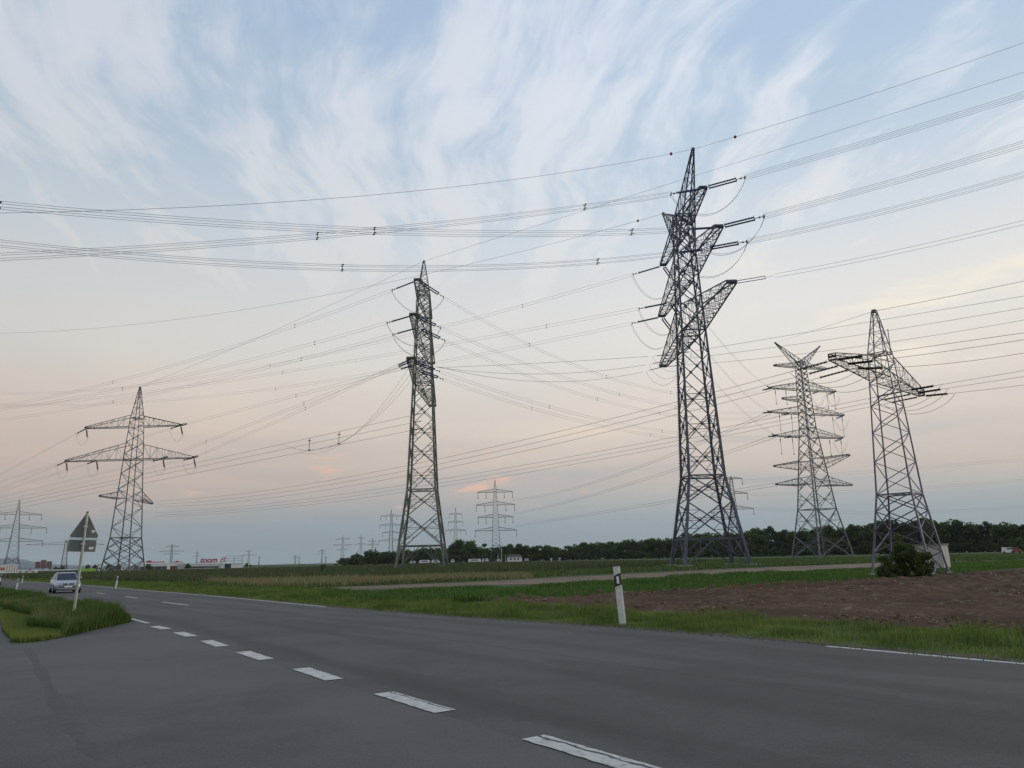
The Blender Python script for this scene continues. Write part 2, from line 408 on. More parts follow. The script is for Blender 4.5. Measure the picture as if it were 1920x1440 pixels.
    def peak(s, z0, z1, x=0.0, n=5, name='peak', y=0.0):
        m = MB(); h = s.half(z0); C4 = [(-1, -1), (1, -1), (1, 1), (-1, 1)]
        B_ = [Vector((sx*h, sy*h, z0)) for sx, sy in C4]; T_ = [Vector((x+sx*.12, y+sy*.12, z1)) for sx, sy in C4]
        for b, t_ in zip(B_, T_): m.strut(b, t_, s.bt*1.3)
        for k in range(n):
            a, b = k/n, (k+1)/n
            for i in range(4):
                j = (i+1) % 4; P0, Q0 = B_[i].lerp(T_[i], a), B_[j].lerp(T_[j], a); P1, Q1 = B_[i].lerp(T_[i], b), B_[j].lerp(T_[j], b)
                (m.strut(P0, Q1, s.bt*.6) if (k+i) % 2 else m.strut(Q0, P1, s.bt*.6)); m.strut(P0, Q0, s.bt*.6)
        m.box((x, y, z1), (.26, .26, .2)); m.build(name, s.mats, s.e)
    def horn(s, L, z_lo, z_hi, z1, n=6, name='earth_wire_horn'):
        m = MB(); sg = 1 if L > 0 else -1; a0_, a1_ = s.half(z_lo), s.half(z_hi)
        bl = [Vector((sg*a0_, q*a0_, z_lo)) for q in (-1, 1)]; tl = [Vector((-sg*a1_*0.2, q*a1_, z_hi)) for q in (-1, 1)]
        bt = [Vector((L, q*.15, z1)) for q in (-1, 1)]
        for i in (0, 1): m.strut(bl[i], bt[i], s.bt*1.3); m.strut(tl[i], bt[i], s.bt*1.3)
        for k in range(n):
            a, b = k/n, (k+1)/n
            for P_, Q_ in ((0, 0), (1, 1)):
                m.strut(bl[P_].lerp(bt[P_], a), tl[Q_].lerp(bt[Q_], b), s.bt*.6); m.strut(bl[P_].lerp(bt[P_], b), tl[Q_].lerp(bt[Q_], b), s.bt*.6)
            m.strut(bl[0].lerp(bt[0], a), bl[1].lerp(bt[1], b), s.bt*.6); m.strut(tl[1].lerp(bt[1], a), tl[0].lerp(bt[0], b), s.bt*.6)
        m.box((L, 0, z1), (.4, .4, .4)); m.build(name, s.mats, s.e)
    def string(s, P, Q, im='ins_blue', pair=0.5, r=0.13, name='insulator'):
        """double strain insulator from P towards Q (world points)"""
        P = Vector(s.loc(P)); Q = Vector(s.loc(Q)); d = (Q-P).normalized(); L = (Q-P).length
        sd = d.cross(Vector((0, 0, 1))).normalized(); up = sd.cross(d); m = MB()
        a = P+d*0.14*L; b = P+d*0.80*L
        for k in ((-1, 1) if pair else (0,)):
            o = sd*(k*pair/2)+up*(k*pair*.28)
            m.strut(a+o, b+o, r*1.2, 6, None, 0); n = max(6, int((b-a).length/0.2))
            for i in range(n):
                q = a.lerp(b, (i+.5)/n)+o; m.disc(q-d*.04, q+d*.04, r, 7, 0)
            for e in (a, b): m.strut(e+o-up*r*2.0, e+o+up*r*2.0, r*.35, 4, None, 1)
        if pair:
            for e in (a, b): m.strut(e-sd*pair*.7-up*pair*.2, e+sd*pair*.7+up*pair*.2, min(.12, r*.8), 4, None, 1)
        m.strut(P, a, min(.07, r*.6), 4, None, 1); m.strut(b, Q, min(.07, r*.6), 4, None, 1)
        if r > .1: m.box(b.lerp(Q, .55), (.22, .22, .16), 0, 1); m.box(Q, (.4, .12, .34), 0, 1)
        return m.build(name, [M[im], M['fitting']], s.e)
    def jumper(s, P, Q, sag, n=2, sp=.35, r=.05, name='jumper_cable'):
        P = s.loc(P); Q = s.loc(Q); m = MB()
        d = (Q-P); side = np.array([-d[1], d[0], 0]); side = side/(np.linalg.norm(side)+1e-6)
        for k in range(n):
            o = side*(k-(n-1)/2)*sp
            m.path([P+d*t_+o-np.array([0, 0, (1-(2*t_-1)**2)**.8*sag]) for t_ in np.linspace(0, 1, 15)], r)
        return m.build(name, M['wire'], s.e)

# ================================================================== THE BIG PYLONS
BIG = 'large strain pylons of the crossing lines'
T2 = Tower(26.81, 106.68, R(-89.5), 'tallest dark blue-grey strain pylon with two horns, right of centre, on small pale concrete feet', [(0, 8.8), (12.4, 4.95), (33.8, 3.45), (52.5, 2.3)], M['steel_blue'], 0.42, 0.13, BIG, pegs=(0, 1, 3), feet=4.6)
T1 = Tower(-16.35, 134.0, R(-89.0), 'slender olive-green strain pylon with a single spire, seen end-on in mid photo', [(0, 8.4), (13.9, 4.9), (33.4, 3.35), (51.2, 2.2)], M['steel_green'], 0.44, 0.12, BIG, pegs=(0, 1))
T4 = Tower(81.5, 204.35, R(19), 'tall grey pylon with Y-shaped top and many cross-arms standing before the wood on the right', [(0, 10.9), (12.8, 6.9), (35, 3.1), (54.0, 1.9)], M['steel_grey'], 0.32, 0.12, BIG, portal=False, dens=.72)
T3 = Tower(-100.3, 195.8, R(-3), 'grey pylon with two wide arms and a short crossed third arm, right of the sign', [(0, 7.6), (9.1, 5.3), (29.3, 3.4), (40.3, 2.4)], M['steel_grey'], 0.30, 0.12, BIG, style='zig')
T5 = Tower(24.1, 47.2, R(-135), 'small violet-tinted pylon with one broad diagonal cross-arm rising out of a bush', [(0, 3.35), (5.0, 2.05), (14.1, 1.15)], M['steel_violet'], 0.13, 0.05, None, style='zig')
T2.horn(9.3, 46.3, 52.4, 58.6, 8); T2.horn(-12.0, 48.5, 52.4, 58.9, 6)
T2.arm(12.7, 50.6, 1.6, 1.0, 7, drop=0.0); T2.arm(-15.0, 50.6, 1.6, 1.0, 7)
T2.arm(17.9, 42.4, 3.6, 1.1, 9); T2.arm(-19.0, 42.6, 3.6, 1.1, 9)
T2.arm(20.9, 33.7, 4.0, 1.2, 10); T2.arm(-20.7, 33.9, 4.0, 1.2, 10)
T1.peak(51.0, 57.6, 0, 5)
for s_ in (1, -1):
    T1.arm(s_*10.8, 49.5, 1.7, 1.2, 6); T1.arm(s_*15.9, 41.4, 3.6, 1.4, 9); T1.arm(s_*19.0, 33.0, 4.0, 1.4, 10)
T4.horn(-7.8, 52.5, 54, 59.0, 6); T4.horn(7.4, 52.5, 54, 59.0, 6)
for z_, La, Lb in ((52.3, -8.8, 8.6), (45.8, -11.0, 10.9), (39.0, -11.8, 12.8), (32.5, -10.9, 11.4), (19.3, -12.2, 12.6)):
    for L in (La, Lb): T4.arm(L, z_, 1.3 if z_ > 50 else 2.2, .9, 7)
for L in (-13.0, 11.9): T4.arm(L, 26.2, 2.6, 1.0, 7, ang=R(-80.5), name='crossed_arm', down=True)
T4.arm(-9.0, 42.5, 1.5, .6, 5, ang=R(12), name='jumper_arm')
for z_, La, Lb, rs in ((38.05, -13.8, 12.1, 3.0), (29.3, -18.3, 16.3, 4.2)):
    for L in (La, Lb): T3.arm(L, z_, rs, 1.2, 8)
for L in (-7.9, 6.4): T3.arm(L, 18.9, 2.0, .8, 5, ang=R(62), name='crossed_arm', drop=.3 if L < 0 else -.9)
T3.peak(40.3, 49.0, 0, 6)
T5.mats = M['steel_violet']
T5.peak(14.1, 17.05, 0, 4)
_m = T5.mats; T5.mats = M['steel_rust']; T5.bt = .05
T5.arm(8.0, 12.35, 1.4, .42, 7); T5.arm(-7.4, 12.35, 1.6, .42, 7)
T5.mats = _m
_q = MB(); _q.strut((.35, .35, 13.9), (.35, .35, 16.2), .05); _q.strut((-.5, .5, 14.0), (-.9, .4, 15.9), .05); _q.build('antenna_rod', M['steel_violet'], T5.e)

# ================================================================== SPANS
def run(T, L, z, brg, pix, label, n=2, sp=.5, r=.036, ins=5.6, gap=.1, im='ins_blue', group=None, spx=(), material='wire', to_ins=0, other=None, balls=(), y=0, pair=.36, ir=.125):
    A = T.att(L, z, y) if T else np.array(brg[1]); b = brg if T else brg[0]
    fn, Lh, u = fit_wire(A, b, pix)
    s0 = ins+gap if ins else 0.0; s1 = Lh-(to_ins+.8 if to_ins else 0)
    spl = []
    for q in spx:      # spacer position given by the sight line it stands on
        d = ray(*q); nn = np.array([-u[1], u[0]]); k = (A[:2]@nn)/(d[:2]@nn); spl.append(((k*d[:2])-A[:2])@u)
    span(label, fn, s0, s1, u, n, sp, r, spl, group, material, balls)
    if ins: T.string(A, fn(ins), im, pair, ir); 
    if other and to_ins: other.string(fn(Lh), fn(Lh-to_ins), im, pair, ir)
    return fn, Lh
G1 = 'four-wire bundles of the top line'; G2 = 'two-wire bundles between pylons'; G3 = 'single wires of the low line'; G4 = 'earth wires'
# --- tallest pylon, near arms, spans to the right and left
def jump(T, fa, fb, s=5.8, sag=4.2, n=2, sp=.45): T.jumper(fa(s), fb(s), sag, n, sp)
fr, _ = run(T2, 12.7, 50.6, 120, [(1450, 320), (1680, 249), (1920, 178)], 'uppermost four-wire bundle leaving the tallest pylon to the right frame edge', 4, .5, group=G1, spx=[(1905, 181)])
fl, _ = run(T2, 12.7, 50.6, -115, [(1097, 391), (702, 430), (595, 443), (300, 464), (0, 482)], 'four-wire bundle from the top arm of the tallest pylon sinking towards the left frame edge', 4, .5, group=G1, spx=[(1097, 391), (595, 443)])
jump(T2, fr, fl)
fr, _ = run(T2, 17.9, 42.4, 120, [(1560, 373), (1740, 322), (1920, 270)], 'middle four-wire bundle from the long second arm tip to the right frame edge', 4, .5, group=G1)
fl, _ = run(T2, 17.9, 42.4, -115, [(1185, 439), (900, 438), (702, 432), (350, 411), (0, 385)], 'four-wire bundle rising to blue insulators at the left frame edge, upper of the two', 4, .5, group=G1, spx=[(1185, 439), (702, 432)])
jump(T2, fr, fl)
LEFT_UP = fl
fr, _ = run(T2, 11.0, 42.4, 120, [(1560, 421), (1740, 374), (1920, 327)], 'lowest four-wire bundle from the middle of the second arm to the right frame edge', 4, .5, group=G1)
fl, _ = run(T2, 11.0, 42.4, -115, [(1121, 497), (900, 503), (642, 498), (350, 483), (0, 457)], 'lower four-wire bundle rising to the left frame edge beneath its twin', 4, .5, group=G1, spx=[(1121, 496), (642, 498)])
jump(T2, fr, fl)
fr, _ = run(T2, 20.9, 33.7, 120, [(1560, 500), (1715, 462), (1920, 417)], 'two-wire bundle from the long third arm of the tallest pylon to the right', 2, .45, group=G1, ins=5.0, pair=.35, ir=.05)
# earth wires of the tallest pylon
run(T2, 9.3, 58.6, 118, [(1363, 265), (1600, 186), (1920, 80)], 'earth wire with red ball from the tall spire to the upper right', 1, r=.045, ins=0, group=G4, balls=(6.0,))
run(T2, 9.3, 58.6, -115, [(1100, 320), (800, 357), (480, 378), (200, 392), (0, 400)], 'earth wire with red ball crossing the sky from the tall spire to the left edge', 1, r=.045, ins=0, group=G4, balls=(4.0,))
run(T2, -12.0, 58.9, -65, [(1145, 434), (895, 500), (665, 544), (440, 577), (0, 625)], 'earth wire with red ball from the short left horn descending to the left edge', 1, r=.05, ins=0, group=G4, balls=(4.5,))
run(T1, 0, 57.6, 122, [(850, 463), (1090, 392), (1374, 313), (1650, 222), (1920, 135)], 'thin earth wire climbing from the olive pylon spire past the tallest pylon to the right', 1, r=.045, ins=0, group=G4)
# --- tallest pylon, far arms, spans to the left behind the olive pylon
far = [(-15.0, 50.6, [(980, 583), (830, 617), (506, 687), (200, 722), (0, 738)], [(980, 583), (506, 687)], 'upper bundle from the far arms of the tallest pylon to the left edge'),
       (-11.5, 42.6, [(1025, 623), (822, 658), (530, 695), (250, 733), (0, 765)], [(1025, 623), (530, 695)], 'middle bundle from the far arms of the tallest pylon to the left edge'),
       (-19.0, 42.6, [(993, 658), (850, 684), (517, 727), (262, 747), (0, 758)], [(993, 658), (517, 727)], 'lower bundle from the far arms of the tallest pylon to the left edge')]
rt = [[(1262, 528), (1336, 620), (1394, 687), (1434, 722)], [(1268, 612), (1341, 683), (1400, 738), (1436, 775)], [(1264, 622), (1345, 735), (1440, 820)]]
tz = [(-11.0, 45.8), (-11.8, 39.0), (-10.9, 32.5)]
for (L, z, pix, spx, lab), (tl, tzz) in zip(far, tz):
    fl, _ = run(T2, L, z, -58, pix, lab, 2, .5, group=G2, spx=spx)
    B = T4.att(tl, tzz)
    A = T2.att(L, z); mid = (A+B)/2-np.array([0, 0, 2.6])
    v = mid-np.array([0, 0, EYE]); pr = (960+F_PX*(v@cR)/(v@cF), 720-F_PX*(v@cU)/(v@cF))
    fr, _ = run(T2, L, z, B, [pr], lab.replace('to the left edge', 'onward to the Y-topped pylon').replace('bundle', 'slack bundle'), 2, .45, group=G2, to_ins=4, other=T4)
    T2.jumper(fl(5.8), fr(5.8), 4.0, 2, .45)
for i, (x0, y0, pl, pr_) in enumerate([(1222, 663, [(1090, 676), (960, 684), (858, 686)], [(1330, 648), (1640, 605), (1920, 555)]),
                                  (1210, 680, [(1050, 698), (960, 703), (845, 702)], [(1330, 665), (1640, 625), (1920, 577)]),
                                  (1204, 696, [(1080, 711), (975, 717), (832, 713)], [(1330, 682), (1640, 645), (1920, 600)])]):
    w_ = ('upper', 'middle', 'lower')[i]; L = (-12.5, -16.5, -20.5)[i]
    fl, _ = run(T2, L, 33.9, T1.att((13.0, 16.0, 19.0)[i], 33.0), pl[:2], w_+' of three single wires joining the lowest arms of the two largest pylons', 1, r=.055, group=G3, ins=3.2, gap=.8, ir=.07, pair=0, material='wire_dark', to_ins=3, other=T1)
    fr, _ = run(T2, L, 33.9, 126, pr_, w_+' of three faint single wires passing over the small violet pylon', 1, r=.055, group=G3, ins=3.2, gap=.8, ir=.07, pair=0)
    T2.jumper(fl(3.4), fr(3.4), 3.0, 1)
# --- olive pylon: left spans and right spans to the Y-topped pylon
LG = 'two-wire bundles from the olive pylon to the left'
ol = [(10.8, 49.5, [(553, 612), (360, 676), (210, 715), (0, 762)], [(553, 612), (212, 714)], 'top bundle from the olive pylon falling to the left edge'),
      (15.9, 41.4, [(590, 645), (440, 684), (230, 727), (0, 768)], [(590, 645), (230, 727)], 'second bundle from the olive pylon, from its second arm tip to the left'),
      (9.0, 41.4, [(565, 677), (430, 705), (212, 752), (0, 787)], [(565, 677), (212, 752)], 'third bundle from the olive pylon passing above the left pylon tip')]
orr = [(-11.0, 45.8), (-11.8, 39.0), (-5.5, 39.0)]
rp = [[(915, 595), (1037, 655), (1137, 701), (1259, 755)], [(960, 665), (1045, 697), (1161, 739), (1267, 772)], [(895, 660), (1017, 707), (1120, 745), (1237, 785)]]
for i, (L, z, pix, spx, lab) in enumerate(ol):
    fl, _ = run(T1, L, z, -60, pix, lab, 2, .5, group=LG, spx=spx)
    tl, tzz = orr[i]
    fr, _ = run(T1, L, z, T4.att(tl, tzz), rp[i], ('highest', 'second', 'third')[i]+' sagging bundle from the olive pylon to the Y-topped pylon', 2, .45, group='sagging bundles between olive and Y-topped pylons', spx=[rp[i][2], rp[i][3]], to_ins=4, other=T4)
    T1.jumper(fl(5.8), fr(5.8), 3.6, 2, .45)
for i, (L, pix, tl) in enumerate([(17.5, [(927, 717), (1030, 754), (1154, 794), (1242, 820)], (-10.9, 32.5)), (12.5, [(920, 733), (997, 757), (1116, 795), (1220, 825)], (-5.5, 32.5))]):
    fr, _ = run(T1, L, 33.0, T4.att(*tl), pix, ('fourth', 'lowest')[i]+' sagging bundle from the olive pylon to the Y-topped pylon', 2, .45, group='sagging bundles between olive and Y-topped pylons', spx=[pix[1], pix[3]], to_ins=4, other=T4)
# olive pylon third arm to the left-hand pylon
run(T1, 15.0, 33.0, T3.att(12.1, 38.05), [(610, 706), (480, 744)], 'bundle from the olive pylon third arm to the left pylon top arm', 2, .5, ins=3.6, group=LG, spx=[(556, 717)], to_ins=4, other=T3)
run(T1, 17.5, 33.0, T3.att(8.0, 29.3), [(570, 754), (388, 810)], 'bundle with spacers falling behind the middle of the left pylon', 2, .5, ins=3.6, group=LG, spx=[(570, 754), (388, 810)], to_ins=3, other=T3)
run(T1, 19.0, 33.0, T3.att(16.3, 29.3), [(572, 774), (388, 830)], 'bundle from the olive pylon to the widest right arm tip of the left pylon', 2, .5, ins=3.6, group=LG, spx=[(572, 774), (388, 829)], to_ins=3, other=T3)
run(T1, 0, 57.6, T3.att(0, 49.0), [(620, 575), (440, 650)], 'faint earth wire between the olive spire and the left pylon tip', 1, r=.045, ins=0, group=G4)
run(T1, 0, 57.6, T4.att(-7.8, 59.0), [], 'faint earth wire from the olive spire to the left horn of the Y-topped pylon', 1, r=.045, ins=0, group=G4) if False else None
run(T5, 0, 17.05, T4.att(-7.8, 59.0), [(1540, 615)], 'earth wire from the small violet pylon tip to the Y-topped pylon horn', 1, r=.03, ins=0, group=G4)
run(T5, 0, 17.05, 112, [(1740, 564), (1920, 527)], 'earth wire from the small violet pylon tip to the right frame edge', 1, r=.03, ins=0, group=G4)
# three singles leaving the olive pylon low on its left, with the slack loops tied to them
low = [(1.5, 27.6, [(636, 801), (527, 832), (440, 854), (240, 898), (0, 945)], 'upper'), (1.5, 26.2, [(705, 785), (548, 838), (440, 862), (240, 906), (0, 952)], 'middle'), (1.5, 24.8, [(700, 803), (562, 843), (440, 874), (240, 917), (0, 959)], 'lower')]
DR = []
for L, z, pix, lab in low:
    fn, _ = run(T1, L, z, -62, pix, lab+' of three single wires from low on the olive pylon shaft to the left edge', 1, r=.06, ins=2.2, gap=.6, pair=0, ir=.08, im='ins_brown', group='low single wires left of the olive pylon', material='wire_dark')
    DR.append(fn)
def drop(fn, u_s, s0, A1, sag, label):
    A0 = fn(s0); A1 = np.array(A1); mb = MB(); d = A1-A0
    mb.path([A0+d*q-np.array([0, 0, 1.0])*sag*4*q*(1-q) for q in np.linspace(0, 1, 24)], .036)
    tag(mb.build('slack_cable', M['wire_dark']), label, 'slack cable', 'slack loops left of the olive pylon')
def s_at(fn, px):
    best = min(np.linspace(2, 120, 600), key=lambda s: abs(960+F_PX*((fn(s)-[0, 0, EYE])@cR)/((fn(s)-[0, 0, EYE])@cF)-px)); return best
for k, (fn, px, L, sg) in enumerate(zip(DR, (527, 548, 562), (12.0, 15.5, 19.0), (5.4, 5.0, 4.6))):
    drop(fn, None, s_at(fn, px), T1.att(L, 32.2), sg, ('longest', 'middle', 'shortest')[k]+' slack loop hanging from the third arm of the olive pylon')
for fn, px, ln in ((DR[0], 581, 2.6), (DR[0], 636, 2.6)):
    P = fn(s_at(fn, px)); m = MB(); m.strut(P, P-np.array([0, 0, ln]), .09, 6)
    for zz in (.5, ln-.3): m.disc(P-np.array([0, 0, zz]), P-np.array([0, 0, zz+.08]), .32, 10)
    tag(m.build('hanging_insulator', M['wire_dark']), 'short dark rod insulator hanging on the upper single wire, '+('left one above the slack loops' if px == 581 else 'right one nearer the olive pylon'), 'insulator', 'hanging rod insulators')
# --- left pylon: spans on to the left edge
for L, z, yy, lab in ((-13.8, 38.05, 890, 'left tip of the top arm'), (12.1, 38.05, 903, 'right tip of the top arm'), (-18.3, 29.3, 917, 'left tip of the widest arm'), (-10.0, 29.3, 922, 'left middle of the widest arm'), (8.0, 29.3, 932, 'right middle of the widest arm'), (16.3, 29.3, 940, 'right tip of the widest arm')):
    A = T3.att(L, z); d = ray(0, yy); u_ = np.array([math.sin(R(-68)), math.cos(R(-68))])
    fn, _ = run(T3, L, z, -58, [(0, yy)], 'faint bundle running left from the '+lab+' of the left pylon', 2, .45, group='bundles left of the left pylon', ins=4.0)
    T3.jumper(fn(4.6), A+np.array([1.2, -1.0, -2.6]), 2.6, 2, .4, .032); T3.string(A, A+np.array([1.2, -1.0, -3.0]), 'ins_brown', .3, .1)
# --- small violet pylon, six wires each way
T5L = [(8.0, [(1491, 698), (1341, 736), (1267, 755), (920, 839), (625, 899), (290, 940)]), (6.5, [(1344, 754), (1270, 773), (820, 871), (440, 930), (290, 946)]), (5.0, [(1347, 769), (1270, 788), (820, 881), (440, 935), (290, 951)]),
       (-4.4, [(1352, 799), (1270, 818), (820, 906), (440, 946), (290, 962)]), (-5.9, [(1354, 811), (1270, 829), (820, 912), (440, 950), (290, 966)]), (-7.4, [(1356, 822), (1270, 840), (820, 918), (440, 953), (290, 969)])]
nm = ['highest', 'second highest', 'third', 'fourth', 'fifth', 'lowest']
T5R = {8.0: [(1685, 694-32), (1920, 624)], 6.5: [(1800, 655), (1920, 637)], 5.0: [(1800, 679), (1920, 662)], -4.4: [(1731, 717), (1920, 695)], -5.9: [(1752, 728), (1920, 706)], -7.4: [(1770, 739), (1920, 722)]}
for i, (L, pix) in enumerate(T5L):
    fa, _ = run(T5, L, 12.3, -47, pix, nm[i]+' of six long single wires from the small violet pylon to the left', 1, r=.028, ins=2.5, gap=.05, pair=.08, ir=.05, im='ins_brown', group='six single wires left of the violet pylon', material='wire_dark')
    fb, _ = run(T5, L, 12.3, 128, T5R[L][1:] if L == 8.0 else T5R[L], nm[i]+' of six single wires from the small violet pylon to the right frame edge', 1, r=.028, ins=2.0, gap=.05, pair=.08, ir=.05, im='ins_brown', group='six single wires right of the violet pylon', material='wire_dark')
    T5.jumper(fa(2.6), fb(2.1), 1.1, 1, .1, .03)
# --- Y-topped pylon: hanging rods and short strain strings on the far side
for L, z, ln in ((-9.5, 45.8, 4.5), (-6, 45.8, 4.5), (8, 45.8, 5), (10.5, 45.8, 5), (-9, 39, 5), (-5, 39, 5), (9, 39, 5.5), (12.3, 39, 6), (-9.5, 32.5, 5), (-5.5, 32.5, 5), (7, 32.5, 5), (10.9, 32.5, 5.5)):
    A = T4.att(L, z); m = MB(); a = Vector(T4.loc(A)); m.strut(a, a-Vector((0, 0, ln)), .07); m.strut(a-Vector((0, 0, .6)), a-Vector((0, 0, 1.6)), .16); m.strut(a-Vector((0, 0, ln-.3)), a-Vector((0, 0, ln)), .22)
    m.build('hanging_insulator', M['wire'], T4.e)
for L, z in ((10.9, 45.8), (5.5, 45.8), (12.8, 39.0), (11.4, 32.5)):
    A = T4.att(L, z); T4.string(A, A+np.array([-3.2, -2.0, -1.2]), 'ins_blue', .35, .1); T4.jumper(A+np.array([-3.4, -2.1, -1.3]), A+np.array([2, 2, -1]), 3, 2, .4)
# --- line insulators seen at the left frame edge: the next pylon's strings, carried by its bundles
for fn, lab in ((LEFT_UP, 'dark double insulator at the left frame edge on the upper rising bundle'),):
    s1 = s_at(fn, 4); P = fn(s1); Q = fn(s1+5)
    for k, o in enumerate((.26, -.26)):
        m = MB(); m.strut(P+[0, 0, o], Q+[0, 0, o], .17, 8)
        for i in range(10):
            c_ = P+(Q-P)*(i+.5)/10+np.array([0, 0, o]); m.disc(c_, c_+(Q-P)*.01, .14, 8)
        tag(m.build('line_insulator', M['ins_blue']), ('upper', 'lower')[k]+' dark blue insulator stub at the left frame edge', 'insulator', 'insulators at the left edge')

# ================================================================== DISTANT PYLONS
def far_tower(px, y_top, H, arms, side=6.5, rot=0.0, label='', pk=None, lt=.35, bt=.16, mat_='steel_far', wires=False, sus=True):
    D = (H-EYE)/((at_dist(px, y_top, 1000)[2]-EYE)/1000.0)
    c = at_dist(px, y_top, D); azi = math.atan2(c[0], c[1])
    pk = pk if pk is not None else H*.14
    k = max(1.0, D/900)
    T = Tower(c[0], c[1], -azi+rot, label, [(0, side), (H*.2, side*.66), (H-pk, 1.7)], M[mat_], lt*k, bt*k, 'distant pylons on the horizon', style='zig', feet=False)
    if pk > 0: T.peak(H-pk, H, 0, 4)
    for z, a, inner in arms:
        if z > 200: z = hgt(px, z, D)
        for s_ in (-1, 1):
            T.arm(s_*a, z, min(2.2, max(1.0, a*.17)), .5, 5 if D < 800 else 3)
            if sus and D < 900:
                for q in ((a, a*inner) if inner else (a,)):
                    m = MB(); m.strut((s_*q, 0, z), (s_*q, 0, z-3.4), .28*k); m.box((s_*q, 0, z-3.5), (.9, .5, .3)); m.build('suspension_insulator', M[mat_], T.e)
    return T
T8 = far_tower(928, 900, 50, [(923, 10.8, .52), (947, 11.9, .55), (970, 10.8, .55), (995, 12.7, 0)], 7.4, 0, 'pale four-armed pylon behind the wood edge, right of the olive pylon')
T9 = far_tower(854, 952, 52, [(964, 6.2, 0), (979, 7.2, 0), (995, 10, .5)], 6, 0, 'slim three-armed pylon between the olive pylon and the four-armed one')
T10 = far_tower(734, 955, 52, [(968, 10.5, .5), (985, 11.2, .5), (999, 8.6, 0), (1014, 12, 0)], 6, 0.1, 'faint many-armed pylon just left of the olive pylon')
far_tower(643, 1003, 46, [(1011, 11, 0), (1022, 15, 0), (1031, 9, 0)], 7, 0, 'small distant pylon above the first dark conifer')
far_tower(677, 1003, 46, [(41, 6, 0), (31, 8.5, 0)], 6, 0, 'second small distant pylon right of the three-armed one above the conifers')
far_tower(699, 1009, 46, [(40, 8, 0), (34, 10, 0)], 6, 0, 'third tiny pylon of the row above the conifers')
far_tower(604, 1028, 44, [(36, 10, 0), (28, 12, 0)], 7, 0, 'tiny pylon on the horizon left of the conifers')
far_tower(611, 1043, 30, [(25, 8, 0)], 5, 0, 'shorter tiny pylon beside the one left of the conifers')
far_tower(554, 1040, 45, [(37, 12, 0), (28, 18, 0)], 9, 0, 'tiny two-armed pylon in the middle of the low horizon', pk=2)
far_tower(561, 1043, 42, [(36, 9, 0)], 7, 0, 'tiny pylon right beside the two-armed one on the low horizon')
far_tower(467, 1032, 42, [(1033.5, 11, 0), (1041, 22, 0)], 8, 0, 'small T-shaped pylon right of the warehouse billboard frame', pk=.5)
far_tower(486, 1042, 40, [(33, 5, 0)], 5, 0, 'tiny mast-like pylon near the billboard frame')
far_tower(370, 1033, 42, [(36, 7, 0), (28, 10, 0)], 6, 0, 'small pylon behind the red store lettering')
far_tower(323, 1021, 38, [(1025, 11, 0), (1034, 19, 0), (1039, 12, 0)], 5, 0, 'square-armed pylon behind the low shop roof', pk=.5, lt=.8)
T19 = far_tower(37, 937, 50, [(965, 14.5, .5), (990, 18.5, .5), (1015, 17, 0)], 10.5, .1, 'leaning-looking three-armed pylon at the left edge above the orange building')
T20 = far_tower(125, 1013, 24, [(20.5, 27, .55)], 5.5, 0.12, 'wide flat-armed pylon partly hidden by the grey warning sign', pk=1.0, sus=False)
T7 = far_tower(1370, 893, 50, [(898, 7.0, 0), (926, 9.5, 0), (955, 12.5, 0)], 7.4, 0.25, 'slim lattice pylon seen through the right legs of the tallest pylon', pk=2.0)
for y, z, q in ((926, 38.5, 0),): pass
# wires of distant lines
def far_span(T, L, z, T_b, pix, lab, r=.11, n=1, sp=.6, mat_='wire'):
    A = T.att(L, z)
    fn, Lh, u = fit_wire(A, T_b, pix); span(lab, fn, 0, Lh, u, n, sp, r, (), 'faint spans of the distant lines', mat_)
for L, z, pix, lab in ((7, 46.5, [(1498, 894), (1640, 884), (1920, 862)], 'top'), (9.5, 38, [(1495, 926), (1730, 914), (1920, 900)], 'middle'), (12.5, 29, [(1491, 959), (1640, 960), (1920, 951)], 'bottom')):
    far_span(T7, L, z, 78, pix, lab+' distant bundle running low across the sky to the right frame edge', .09, 2, 1.4)
for L, z, pix, tb, lab in ((10.8, 37.4, [(1045, 920), (1270, 855)], T4.att(-11.8, 39.0), 'top'), (11.7, 28.7, [(1045, 947), (1145, 921), (1270, 872)], T4.att(-10.9, 32.5), 'second'), (10.8, 21, [(1045, 974), (1145, 951), (1270, 908)], T4.att(-12.2, 19.3), 'third')):
    far_span(T8, L, z, tb, pix, lab+' faint span from the four-armed pylon rising towards the Y-topped pylon', .09, 2, .8)
far_span(T9, 9.4, 30, T8.att(-12.5, 12), [], 'faint span between the slim three-armed pylon and the four-armed pylon', .12) if False else None

